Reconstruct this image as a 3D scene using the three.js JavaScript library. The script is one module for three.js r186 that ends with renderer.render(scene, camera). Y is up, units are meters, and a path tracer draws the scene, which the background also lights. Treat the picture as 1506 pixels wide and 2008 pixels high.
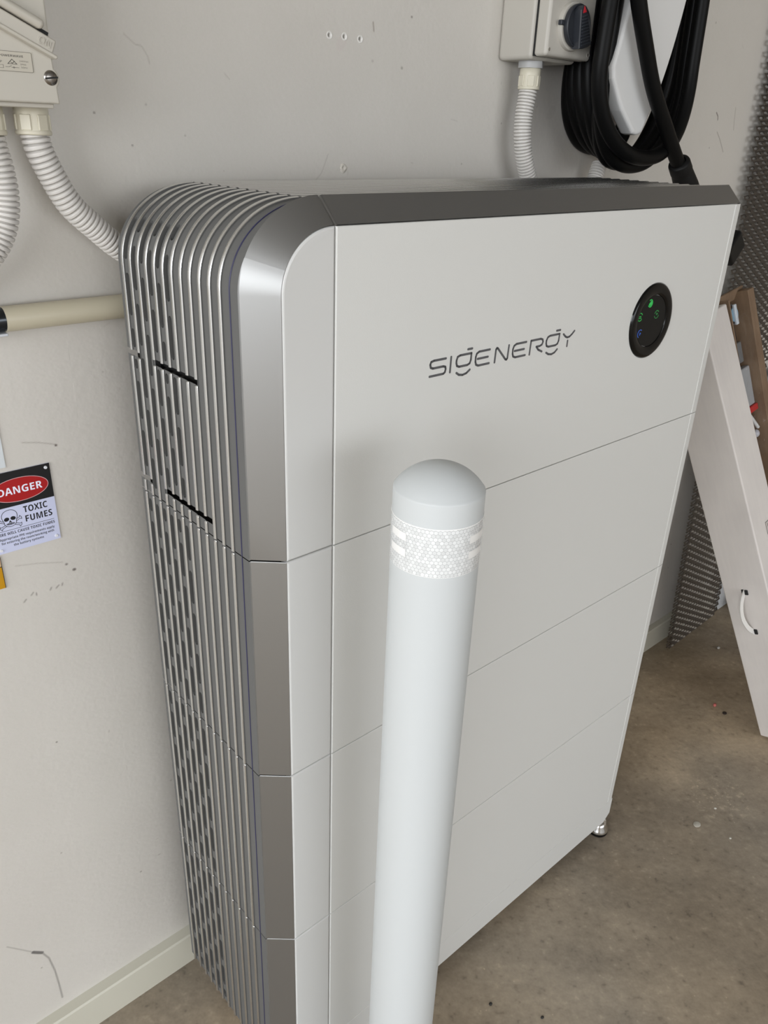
import * as THREE from 'three';
import { RoundedBoxGeometry } from 'three/addons/geometries/RoundedBoxGeometry.js';
import { TextGeometry } from 'three/addons/geometries/TextGeometry.js';
import { FontLoader } from 'three/addons/loaders/FontLoader.js';
import { mergeGeometries } from 'three/addons/utils/BufferGeometryUtils.js';
import { RectAreaLightUniformsLib } from 'three/addons/lights/RectAreaLightUniformsLib.js';

// ---------------------------------------------------------------- camera, sky, light, exposure
const scene = new THREE.Scene();
const camera = new THREE.PerspectiveCamera(66.05, 1506 / 2008, 0.02, 60);
camera.position.set(-0.3745, 1.2617, 0.5411);
camera.rotation.set(-0.4496, -0.7425, 0.0396, 'YXZ');
const renderer = new THREE.WebGLRenderer({ antialias: true });
renderer.toneMapping = THREE.LinearToneMapping;
renderer.toneMappingExposure = 1.0;
renderer.shadowMap.enabled = true;
renderer.outputColorSpace = THREE.SRGBColorSpace;
scene.background = new THREE.Color().setRGB(2.3, 2.39, 2.5);      // overcast daylight beyond the open garage door
const WZ = -0.3057;                                                // face of the back wall
const ROOM = { x0: -3.2, x1: 2.7, z1: 5.0, h: 2.55 };
const DOOR = { z0: -0.26, z1: 3.2, h: 2.25 };                        // open side bay in the left wall
const GATE = { x0: -2.4, x1: 2.3, h: 2.25 };                        // open garage door in the front wall
RectAreaLightUniformsLib.init();
const dayCol = new THREE.Color().setRGB(1, 1.03, 1.07);
const skyBand = { y0: 1.05, h: 1.2 };                                 // the part of each opening that shows sky
const sideLight = new THREE.RectAreaLight(dayCol, 5.8, DOOR.z1 - DOOR.z0, skyBand.h);
sideLight.position.set(ROOM.x0 - 0.02, skyBand.y0 + skyBand.h / 2, (DOOR.z0 + DOOR.z1) / 2); sideLight.lookAt(5, skyBand.y0 + skyBand.h / 2, (DOOR.z0 + DOOR.z1) / 2); scene.add(sideLight);
const gateLight = new THREE.RectAreaLight(dayCol, 2.2, GATE.x1 - GATE.x0, skyBand.h);
gateLight.position.set((GATE.x0 + GATE.x1) / 2, skyBand.y0 + skyBand.h / 2, ROOM.z1 + 0.02); gateLight.lookAt((GATE.x0 + GATE.x1) / 2, skyBand.y0 + skyBand.h / 2, -5); scene.add(gateLight);

// ---------------------------------------------------------------- helpers
let seed = 20240611;
const rnd = () => { seed = (seed * 1664525 + 1013904223) >>> 0; return seed / 4294967296; };
const V3 = (x, y, z) => new THREE.Vector3(x, y, z);
const used = {};
function numbered(name) { if (used[name] === undefined) { used[name] = 0; return name; } used[name]++; return name + '_' + String(used[name]).padStart(3, '0'); }
function tag(o, label, category, group) { o.userData.label = label; o.userData.category = category; if (group) o.userData.group = group; return o; }
function thing(name, label, category, pos = [0, 0, 0], group) {
  const g = new THREE.Group(); g.name = numbered(name); g.position.set(...pos); scene.add(g); return tag(g, label, category, group);
}
function mesh(name, geo, mat, parent, label) {
  const m = new THREE.Mesh(geo, mat); m.name = parent ? name : numbered(name); m.castShadow = m.receiveShadow = true;
  if (label) m.userData.label = label;
  (parent || scene).add(m); return m;
}
function struct(name, geo, mat, parent) { const m = mesh(name, geo, mat, parent); if (!parent) m.userData.kind = 'structure'; return m; }
const T = (g, x, y, z) => { g.translate(x, y, z); return g; };
function mk(rgb, rough = 0.6, metal = 0, extra = {}) {
  return new THREE.MeshStandardMaterial({ color: new THREE.Color().setRGB(...rgb), roughness: rough, metalness: metal, ...extra });
}
function geomFrom(pos, idx, uv) {
  const g = new THREE.BufferGeometry(); g.setAttribute('position', new THREE.Float32BufferAttribute(pos, 3));
  if (uv) g.setAttribute('uv', new THREE.Float32BufferAttribute(uv, 2)); else g.setAttribute('uv', new THREE.Float32BufferAttribute(new Array(pos.length / 3 * 2).fill(0), 2));
  g.setIndex(idx); g.computeVertexNormals(); return g;
}
function merge(list) { return mergeGeometries(list.map(g => { const q = g.index ? g.toNonIndexed() : g; for (const k of Object.keys(q.attributes)) if (!['position', 'normal', 'uv'].includes(k)) q.deleteAttribute(k); return q; })); }
// bevelled plate from a 2D outline; front face at z = front
function plate(outline, front, depth, bevel, seg = 2, holes = []) {
  const s = outline instanceof THREE.Shape ? outline : new THREE.Shape(outline.map(p => new THREE.Vector2(...p)));
  s.holes.push(...holes);
  const g = new THREE.ExtrudeGeometry(s, { depth: depth - 2 * bevel, bevelEnabled: bevel > 0, bevelSize: bevel, bevelThickness: bevel, bevelOffset: -bevel, bevelSegments: seg, curveSegments: 24 });
  g.translate(0, 0, front - depth + bevel); return g;
}
const rect = (x0, y0, x1, y1) => [[x0, y0], [x1, y0], [x1, y1], [x0, y1]];
const circleHole = (x, y, r) => { const p = new THREE.Path(); p.absarc(x, y, r, 0, Math.PI * 2, true); return p; };
// value noise
const NT = new Float32Array(65536); for (let i = 0; i < 65536; i++) NT[i] = rnd();
const hsh = (x, y) => NT[((x & 255) + ((y & 255) << 8) + ((x * 7 ^ y * 13) & 0)) & 65535];
function vn(x, y) { const xi = Math.floor(x), yi = Math.floor(y); let fx = x - xi, fy = y - yi; fx = fx * fx * (3 - 2 * fx); fy = fy * fy * (3 - 2 * fy);
  const a = hsh(xi, yi), b = hsh(xi + 1, yi), c = hsh(xi, yi + 1), d = hsh(xi + 1, yi + 1); return a + (b - a) * fx + (c - a) * fy + (a - b - c + d) * fx * fy; }
function fbm(x, y, o = 4) { let s = 0, a = 0.5, t = 0; for (let i = 0; i < o; i++) { s += a * vn(x, y); t += a; x = x * 2.03 + 17.1; y = y * 2.03 + 5.7; a *= 0.5; } return s / t; }
function dataTex(w, h, fn, srgb = true) {
  const d = new Uint8Array(w * h * 4);
  for (let j = 0; j < h; j++) for (let i = 0; i < w; i++) { const c = fn(i / w, j / h, i, j), k = (j * w + i) * 4; d[k] = Math.max(0, Math.min(255, c[0])); d[k + 1] = Math.max(0, Math.min(255, c[1])); d[k + 2] = Math.max(0, Math.min(255, c[2])); d[k + 3] = 255; }
  const t = new THREE.DataTexture(d, w, h); t.magFilter = THREE.LinearFilter; t.minFilter = THREE.LinearMipmapLinearFilter; t.generateMipmaps = true;
  t.wrapS = t.wrapT = THREE.MirroredRepeatWrapping; if (srgb) t.colorSpace = THREE.SRGBColorSpace; t.needsUpdate = true; return t;
}
function canvasTex(w, h, draw) {
  const c = document.createElement('canvas'); c.width = w; c.height = h; const x = c.getContext('2d'); draw(x, w, h);
  const t = new THREE.CanvasTexture(c); t.colorSpace = THREE.SRGBColorSpace; t.anisotropy = 8; return t;
}
function uvPlanar(g, fx, fy) { const p = g.attributes.position, uv = new Float32Array(p.count * 2); for (let i = 0; i < p.count; i++) { uv[i * 2] = fx(p.getX(i), p.getY(i), p.getZ(i)); uv[i * 2 + 1] = fy(p.getX(i), p.getY(i), p.getZ(i)); } g.setAttribute('uv', new THREE.BufferAttribute(uv, 2)); return g; }

// ---------------------------------------------------------------- materials
const M = {
  white: mk([0.70, 0.70, 0.675], 0.42),
  whiteEdge: mk([0.64, 0.64, 0.625], 0.35),
  silver: mk([0.345, 0.345, 0.34], 0.40, 0.9),
  fin: mk([0.68, 0.68, 0.67], 0.27, 0.95),
  groove: new THREE.MeshPhysicalMaterial({ color: new THREE.Color().setRGB(0.135, 0.135, 0.131), roughness: 0.6, metalness: 0.1, specularIntensity: 0.35 }),
  core: mk([0.012, 0.012, 0.012], 0.9),
  film: mk([0.03, 0.03, 0.085], 0.4),
  grey: mk([0.10, 0.10, 0.105], 0.5),
  gloss: new THREE.MeshPhysicalMaterial({ color: new THREE.Color().setRGB(0.004, 0.004, 0.004), roughness: 0.08, specularIntensity: 0.6 }),
  matteBlack: new THREE.MeshPhysicalMaterial({ color: new THREE.Color().setRGB(0.009, 0.009, 0.0088), roughness: 0.4, specularIntensity: 0.4 }),
  chrome: mk([0.82, 0.82, 0.82], 0.08, 1),
  rubber: new THREE.MeshPhysicalMaterial({ color: new THREE.Color().setRGB(0.007, 0.007, 0.007), roughness: 0.5, specularIntensity: 0.4 }),
  cable: new THREE.MeshPhysicalMaterial({ color: new THREE.Color().setRGB(0.004, 0.004, 0.004), roughness: 0.42, specularIntensity: 0.25 }),
  bollard: mk([0.59, 0.615, 0.62], 0.5),
  beige: mk([0.52, 0.49, 0.425], 0.45),
  beigeL: mk([0.50, 0.475, 0.425], 0.45),
  cream: mk([0.66, 0.62, 0.50], 0.4),
  pipe: mk([0.56, 0.51, 0.385], 0.4),
  conduit: mk([0.66, 0.635, 0.60], 0.32),
  greyNut: mk([0.42, 0.42, 0.415], 0.45),
  holster: mk([0.74, 0.74, 0.73], 0.25),
  knob: mk([0.022, 0.025, 0.032], 0.45),
  screw: mk([0.32, 0.30, 0.28], 0.25, 1),
  dark: mk([0.01, 0.01, 0.01], 0.7),
};
{ // fine moulded texture on the white panels
  const n = 512, t = dataTex(n, n, (u, v, i, j) => { const k = 255 * (0.5 * NT[(i * 131 + j * 517) & 65535] + 0.5 * vn(i / 3, j / 3)); return [k, k, k]; }, false);
  t.wrapS = t.wrapT = THREE.RepeatWrapping; t.repeat.set(8, 8);
  M.white.bumpMap = t; M.white.bumpScale = 0.00006;
}

// ---------------------------------------------------------------- setting
// painted wall: warm off-white with scuffs, pencil marks and filled scratches
const wx0 = -0.45, wx1 = 1.85, wy0 = -0.05, wy1 = 1.75;
const wallTex = canvasTex(2048, 1600, (c, w, h) => {
  const S = w / (wx1 - wx0), X = x => (x - wx0) * S, Y = y => (wy1 - y) * S;
  const im = c.createImageData(w, h);
  for (let j = 0; j < h; j++) for (let i = 0; i < w; i++) {
    const a = fbm(i / 420, j / 420, 3), b = fbm(i / 60 + 40, j / 60, 3), k = (j * w + i) * 4, n = (NT[(i * 197 + j * 7919) & 65535] - 0.5) * 2.5;
    const v = (a - 0.5) * 9 + (b - 0.5) * 4 + n;
    im.data[k] = 208 + v; im.data[k + 1] = 203.5 + v + (a - 0.5) * 2; im.data[k + 2] = 196 + v * 1.1; im.data[k + 3] = 255;
  }
  c.putImageData(im, 0, 0);
  const mark = (pts, wd, col) => { c.strokeStyle = col; c.lineWidth = wd; c.lineCap = 'round'; c.lineJoin = 'round'; c.beginPath(); pts.forEach((p, i) => i ? c.lineTo(X(p[0]), Y(p[1])) : c.moveTo(X(p[0]), Y(p[1]))); c.stroke(); };
  const dot = (x, y, r, col) => { c.fillStyle = col; c.beginPath(); c.ellipse(X(x), Y(y), r, r * 0.8, 0, 0, 7); c.fill(); };
  mark([[-0.13, 0.948], [-0.112, 0.944], [-0.095, 0.938]], 0.7, 'rgba(80,70,62,.38)'); dot(-0.095, 0.937, 1.4, 'rgba(70,60,55,.7)');
  mark([[-0.056, 1.078], [-0.0557, 1.070]], 2.2, 'rgba(45,38,35,.85)'); mark([[-0.053, 1.077], [-0.055, 1.073]], 1, 'rgba(60,50,45,.7)');
  mark([[-0.262, 0.247], [-0.245, 0.225], [-0.231, 0.207]], 1.4, 'rgba(110,105,100,.35)');
  mark([[-0.233, 0.209], [-0.227, 0.203], [-0.222, 0.198]], 4, 'rgba(75,72,70,.7)');
  mark([[-0.222, 0.198], [-0.215, 0.18], [-0.211, 0.149], [-0.2095, 0.115], [-0.209, 0.085]], 2, 'rgba(120,116,112,.55)');
  for (const [x, y] of [[-0.158, 0.757], [-0.149, 0.763], [-0.143, 0.761], [-0.127, 0.762], [-0.12, 0.762], [-0.113, 0.763]]) mark([[x, y], [x + 0.004 * rnd(), y + 0.003]], 1.2, 'rgba(85,78,72,.5)');
  mark([[-0.16, 0.806], [-0.135, 0.801], [-0.108, 0.793]], 0.8, 'rgba(100,92,85,.3)'); dot(-0.104, 0.789, 1.5, 'rgba(90,82,76,.6)'); dot(-0.096, 0.779, 2, 'rgba(80,72,68,.7)');
  mark([[0.030, 1.340], [0.041, 1.332], [0.048, 1.331], [0.054, 1.322], [0.055, 1.316]], 0.9, 'rgba(95,85,78,.22)');
  mark([[0.26, 1.2], [0.275, 1.214], [0.285, 1.235]], 0.8, 'rgba(110,100,92,.3)');
  mark([[1.228, 1.318], [1.236, 1.312], [1.238, 1.306]], 2, 'rgba(80,72,65,.7)'); mark([[1.245, 1.285], [1.262, 1.272], [1.285, 1.25]], 1.6, 'rgba(105,96,88,.45)');
  mark([[1.30, 1.33], [1.305, 1.305], [1.31, 1.29]], 1.2, 'rgba(105,96,88,.45)');
  mark([[0.353, 1.381], [0.3545, 1.372]], 1.6, 'rgba(120,108,98,.5)');
  for (let i = 0; i < 260; i++) { const x = wx0 + 0.1 + rnd() * 2, y = rnd() * 1.6; if (rnd() < 0.55) dot(x, y, 0.5 + rnd() * 1.3, `rgba(85,78,70,${0.15 + rnd() * 0.5})`); else { const a = rnd() * 6.28, l = 0.003 + rnd() * 0.012; mark([[x, y], [x + Math.cos(a) * l, y + Math.sin(a) * l * 0.4]], 0.5 + rnd() * 0.7, `rgba(100,92,84,${0.1 + rnd() * 0.3})`); } }
  for (let i = 0; i < 60; i++) { const x = wx0 + rnd() * 2.2, y = rnd() * 1.6, r = 3 + rnd() * 9; c.fillStyle = `rgba(${150 + rnd() * 30},${142 + rnd() * 30},128,${0.04 + rnd() * 0.06})`; c.beginPath(); c.ellipse(X(x), Y(y), r * 1.6, r, rnd() * 3, 0, 7); c.fill(); }
});
wallTex.wrapS = wallTex.wrapT = THREE.MirroredRepeatWrapping;
const peel = dataTex(512, 512, (u, v, i, j) => { const k = 255 * fbm(i / 9, j / 9, 3); return [k, k, k]; }, false); peel.wrapS = peel.wrapT = THREE.RepeatWrapping; peel.repeat.set(6, 4.7);
const wallMat = new THREE.MeshStandardMaterial({ map: wallTex, roughness: 0.62, bumpMap: peel, bumpScale: 0.00025 });
const plainWall = mk([0.62, 0.6, 0.56], 0.8);
{
  const s = new THREE.Shape([[ROOM.x0 - 0.15, 0], [ROOM.x1 + 0.15, 0], [ROOM.x1 + 0.15, ROOM.h], [ROOM.x0 - 0.15, ROOM.h]].map(p => new THREE.Vector2(...p)));
  s.holes.push(circleHole(0.286, 1.361, 0.0042), circleHole(0.3085, 1.3615, 0.0042), circleHole(0.333, 1.361, 0.0042));
  const g = new THREE.ExtrudeGeometry(s, { depth: 0.14, bevelEnabled: false, curveSegments: 16 }); g.translate(0, 0, WZ - 0.14);
  uvPlanar(g, (x) => (x - wx0) / (wx1 - wx0), (x, y) => (y - wy0) / (wy1 - wy0));
  struct('wall_back', g, wallMat);
  const lw = new THREE.Shape([[WZ - 0.15, 0], [ROOM.z1 + 0.15, 0], [ROOM.z1 + 0.15, ROOM.h], [WZ - 0.15, ROOM.h]].map(p => new THREE.Vector2(...p)));
  lw.holes.push(new THREE.Path(rect(DOOR.z0, 0.001, DOOR.z1, DOOR.h).map(p => new THREE.Vector2(...p))));
  const lg = new THREE.ExtrudeGeometry(lw, { depth: 0.14, bevelEnabled: false }); lg.rotateY(-Math.PI / 2); lg.translate(ROOM.x0, 0, 0);
  struct('wall_left', lg, plainWall);
  struct('wall_right', T(new THREE.BoxGeometry(0.14, ROOM.h, ROOM.z1 - WZ + 0.3), ROOM.x1 + 0.07, ROOM.h / 2, (ROOM.z1 + WZ) / 2), mk([0.34, 0.30, 0.25], 0.8));
  const fw = new THREE.Shape(rect(ROOM.x0 - 0.15, 0, ROOM.x1 + 0.15, ROOM.h).map(p => new THREE.Vector2(...p)));
  fw.holes.push(new THREE.Path(rect(GATE.x0, 0.001, GATE.x1, GATE.h).map(p => new THREE.Vector2(...p))));
  struct('wall_front', T(new THREE.ExtrudeGeometry(fw, { depth: 0.14, bevelEnabled: false }), 0, 0, ROOM.z1), plainWall);
  struct('forecourt', T(new THREE.BoxGeometry(12, 0.1, 6), 0, -0.05, ROOM.z1 + 3.2), mk([0.3, 0.28, 0.25], 0.9));
  struct('ceiling', T(new THREE.BoxGeometry(ROOM.x1 - ROOM.x0 + 0.4, 0.12, ROOM.z1 - WZ + 0.4), (ROOM.x0 + ROOM.x1) / 2, ROOM.h + 0.06, (ROOM.z1 + WZ) / 2), mk([0.3, 0.29, 0.27], 0.9));
  struct('driveway', T(new THREE.BoxGeometry(8, 0.1, 8), ROOM.x0 - 4.2, -0.05, 1.0), mk([0.3, 0.28, 0.25], 0.9));
}
// stained concrete floor
const fx0 = -0.6, fx1 = 2.0, fz0 = -0.45, fz1 = 1.65;
const floorTex = dataTex(2048, 1654, (u, v) => {
  const x = u * 2.6, z = v * 2.1, r = x * 0.8 + z * 0.6, q = -x * 0.6 + z * 0.8;
  const big = fbm(x * 2.2 + 3, z * 2.2 + 9, 4), mid = fbm(r * 9, q * 16, 4), fine = fbm(r * 95, q * 120, 3), sp = vn(x * 420, z * 420), wet = fbm(x * 1.1 + 20, z * 1.4, 3);
  let k = 144 + (big - 0.5) * 46 + (mid - 0.5) * 34 + (fine - 0.5) * 22 + (sp - 0.5) * 8;
  if (fine > 0.74) k += (fine - 0.74) * 90; if (fine < 0.27) k -= (0.27 - fine) * 120;
  const X = x + fx0, Z = z + fz0, du = Math.exp(-(Math.pow((X - 1.06) / 0.20, 2) + Math.pow((Z + 0.005 - 0.18 * (X - 1.06)) / 0.05, 2))), dv = Math.exp(-(Math.pow((X - 1.03) / 0.07, 2) + Math.pow((Z - 0.105) / 0.06, 2)));
  k += du * (8 + 26 * (mid - 0.35)) + (dv > 0.25 && sp > 0.90 ? 44 * dv : 0) + (dv > 0.3 && fine > 0.68 ? 22 * dv : 0);
  if (sp > 0.985 && mid > 0.52) k += 46;
  const warm = (fbm(x * 3 + 50, z * 3 + 2, 3) - 0.5) * 16 + (wet - 0.5) * 8;
  return [k * 1.02 + 14 + warm, k * 0.945 + 9 + warm * 0.25, k * 0.83 + 4 - warm * 0.7];
});
const floorBump = dataTex(512, 512, (u, v, i, j) => { const k = 255 * fbm(i / 12, j / 12, 4); return [k, k, k]; }, false); floorBump.repeat.set(5, 5);
{
  const g = new THREE.BoxGeometry(ROOM.x1 - ROOM.x0 + 0.3, 0.12, ROOM.z1 - WZ + 0.3); g.translate((ROOM.x0 + ROOM.x1) / 2, -0.06, (ROOM.z1 + WZ) / 2);
  uvPlanar(g, (x) => (x - fx0) / (fx1 - fx0), (x, y, z) => (z - fz0) / (fz1 - fz0));
  struct('floor', g, new THREE.MeshStandardMaterial({ map: floorTex, roughness: 0.55, bumpMap: floorBump, bumpScale: 0.0006 }));
}
{ // skirting along the back wall
  const s = new THREE.Shape([[WZ, 0], [WZ + 0.018, 0], [WZ + 0.018, 0.060], [WZ + 0.016, 0.063], [WZ, 0.0635]].map(p => new THREE.Vector2(...p)));
  const g = new THREE.ExtrudeGeometry(s, { depth: ROOM.x1 - ROOM.x0, bevelEnabled: false }); g.rotateY(-Math.PI / 2); g.translate(ROOM.x1, 0, 0);
  struct('baseboard_back', g, mk([0.60, 0.58, 0.49], 0.5));
}

// ---------------------------------------------------------------- the stacked storage unit
const SEAM = [1.1900, 0.8898, 0.6198, 0.3498, 0.0847, 0.0294];    // joints from the top down
const UW = 0.770, CX = 0.0554, CY = 1.137;
// outline path of the finned shell: up the left side, round the corner, along the top. off = distance outside the groove floor
function shellPath(off, yBase, yTop, curved, rx0 = 0.0827, ry0 = 0.0702) {
  const rx = rx0 + off, ry = ry0 + off, pts = [];
  if (!curved) return { L: yTop - yBase, at: s => [CX - rx, yBase + s, -1, 0] };
  const L1 = CY - yBase, n = 60, arc = [0]; let px = CX - rx, py = CY;
  for (let i = 1; i <= n; i++) { const a = i / n * Math.PI / 2, x = CX - rx * Math.cos(a), y = CY + ry * Math.sin(a); arc.push(arc[i - 1] + Math.hypot(x - px, y - py)); px = x; py = y; }
  const L2 = arc[n], L3 = UW - 0.0012 - CX;
  return { L: L1 + L2 + L3, L1, L2, at: s => {
    if (s <= L1) return [CX - rx, yBase + s, -1, 0];
    if (s >= L1 + L2) return [CX + s - L1 - L2, CY + ry, 0, 1];
    let i = 0; while (arc[i + 1] < s - L1) i++; const f = (s - L1 - arc[i]) / (arc[i + 1] - arc[i]), a = (i + f) / n * Math.PI / 2;
    let nx = -Math.cos(a) / rx, ny = Math.sin(a) / ry; const l = Math.hypot(nx, ny);
    return [CX - rx * Math.cos(a), CY + ry * Math.sin(a), nx / l, ny / l];
  } };
}
function steps(s0, s1, extra, curvedRange, n = 8) { // breakpoints along the path
  const a = [s0, s1, ...extra.filter(s => s > s0 && s < s1)]; for (let i = 1; i < n; i++) a.push(s0 + (s1 - s0) * i / n);
  if (curvedRange) for (let i = 0; i <= 28; i++) { const s = curvedRange[0] + (curvedRange[1] - curvedRange[0]) * i / 28; if (s > s0 && s < s1) a.push(s); }
  a.sort((p, q) => p - q); return a.filter((s, i) => !i || s - a[i - 1] > 1e-5);
}
const FZ = i => -0.2325 + 0.01654 * i, NF = 12, FW = 0.0026, FH = 0.0023;
function finGeometry(path, ranges, yBase, cr) {
  const prof = [-1, -0.72, -0.43, -0.14, 0.14, 0.43, 0.72, 1].map(k => [k * FW, FH - 0.0009 * k * k]), pos = [], idx = [];
  for (const [a, b] of ranges) {
    const st = steps(a, b, [], cr), base = pos.length / 3;
    st.push(b); const cut = b - 0.0012; st[st.length - 2] = cut; st.forEach((s, si) => { const [x, y, nx, ny] = path.at(s), dr = si === st.length - 1 ? 0.0012 : 0; for (const [dz, h0] of prof) { const h = h0 - dr; pos.push(x + nx * h, y + ny * h - yBase, dz); } });
    for (let i = 0; i + 1 < st.length; i++) for (let k = 0; k < 7; k++) { const p = base + i * 8 + k; idx.push(p, p + 1, p + 8, p + 1, p + 9, p + 8); }
    for (const e of [0, st.length - 1]) { const q = pos.length / 3; for (let k = 0; k < 8; k++) pos.push(...pos.slice((base + e * 8 + k) * 3, (base + e * 8 + k) * 3 + 3)); for (let k = 1; k < 7; k++) e ? idx.push(q, q + k, q + k + 1) : idx.push(q, q + k + 1, q + k); }
  }
  return geomFrom(pos, idx);
}
// groove floors between the fins, with real vent slots cut through
function shellGeometry(path, yBase, slotsOf, cutsOf, cr) {
  const pos = [], idx = [], depth = 0.0085;
  const quad = (a, b, c, d) => { const q = pos.length / 3; pos.push(...a, ...b, ...c, ...d); idx.push(q, q + 1, q + 2, q, q + 2, q + 3); };
  const pt = (s, z, dn = 0) => { const [x, y, nx, ny] = path.at(s); return [x - nx * dn, y - ny * dn - yBase, z]; };
  const zs = [-0.2440]; for (let i = 0; i < NF; i++) zs.push(FZ(i)); zs.push(-0.0234);
  for (let g = 0; g + 1 < zs.length; g++) {
    const z0 = zs[g], z1 = zs[g + 1], slots = slotsOf(g - 1), cuts = cutsOf(g - 1), ex = [];
    for (const [a, b] of slots) for (let i = 0; i <= 5; i++) { const d = 0.0031 * (1 - Math.cos(i / 5 * Math.PI / 2)); ex.push(a + d, b - d); }
    for (const [a, b] of cuts) ex.push(a, b);
    const st = steps(0.0006, path.L - 0.0006, ex, cr), zc = z0 + 0.0056;
    const hole = s => { for (const [a, b] of slots) if (s >= a - 1e-7 && s <= b + 1e-7) { const r = 0.0031, d = Math.min(s - a, b - s); return d >= r ? r : Math.sqrt(Math.max(0, r * r - (r - d) * (r - d))); } return 0; };
    for (let i = 0; i + 1 < st.length; i++) {
      const a = st[i], b = st[i + 1], m = (a + b) / 2;
      if (cuts.some(c => m > c[0] && m < c[1])) continue;
      if (g > 0) quad(pt(a, z0 + FW, 0), pt(b, z0 + FW, 0), pt(b, z0 + FW, -FH + 0.0009), pt(a, z0 + FW, -FH + 0.0009));
      if (g + 2 < zs.length) quad(pt(a, z1 - FW, -FH + 0.0009), pt(b, z1 - FW, -FH + 0.0009), pt(b, z1 - FW, 0), pt(a, z1 - FW, 0));
      if (!hole(m)) { quad(pt(a, z0), pt(a, z1), pt(b, z1), pt(b, z0)); continue; }
      const ha = hole(a), hb = hole(b);
      quad(pt(a, z0), pt(a, zc - ha), pt(b, zc - hb), pt(b, z0)); quad(pt(a, zc + ha), pt(a, z1), pt(b, z1), pt(b, zc + hb));
      quad(pt(a, zc - ha), pt(a, zc - ha, depth), pt(b, zc - hb, depth), pt(b, zc - hb)); quad(pt(a, zc + ha, depth), pt(a, zc + ha), pt(b, zc + hb), pt(b, zc + hb, depth));
    }
  }
  return geomFrom(pos, idx);
}
// bevelled silver edge between the shell and the front face
function trimGeometry(outer, inner, s0, s1, yBase, cr, ratio) {
  const st = steps(s0, s1, [], cr), pos = [], idx = [], n = st.length; let first = true;
  const rows = [];
  const row = (s, sink) => { const o = outer.at(s), i = inner.at(s * ratio.b > 0 ? ratio.f(s) : s); rows.push([[o[0] - o[2] * sink * 0.7, o[1] - o[3] * sink * 0.7 - yBase, -0.0234 - sink * 0.7], [i[0] - o[2] * sink * 0.7, i[1] - o[3] * sink * 0.7 - yBase, -0.0006 - sink * 0.7]]); };
  row(st[0], 0.0022); rows[0][0][1] -= 0; st.forEach((s, k) => { if (k === 0) row(Math.min(s + 0.0007, s1), 0); else if (k === n - 1) { row(s - 0.0007, 0); } else row(s, 0); }); row(st[n - 1], 0.0022);
  for (const [a, b] of rows) { pos.push(...a, ...b); }
  const out = [];
  // outer lip folded back on to the shell band
  for (const [a] of rows) out.push([a[0], a[1], a[2]]);
  for (let i = 0; i + 1 < rows.length; i++) { const p = i * 2; idx.push(p, p + 1, p + 2, p + 1, p + 3, p + 2); }
  return geomFrom(pos, idx).toNonIndexed();
}
function flatNormals(g) { g.computeVertexNormals(); return g; }

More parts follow.
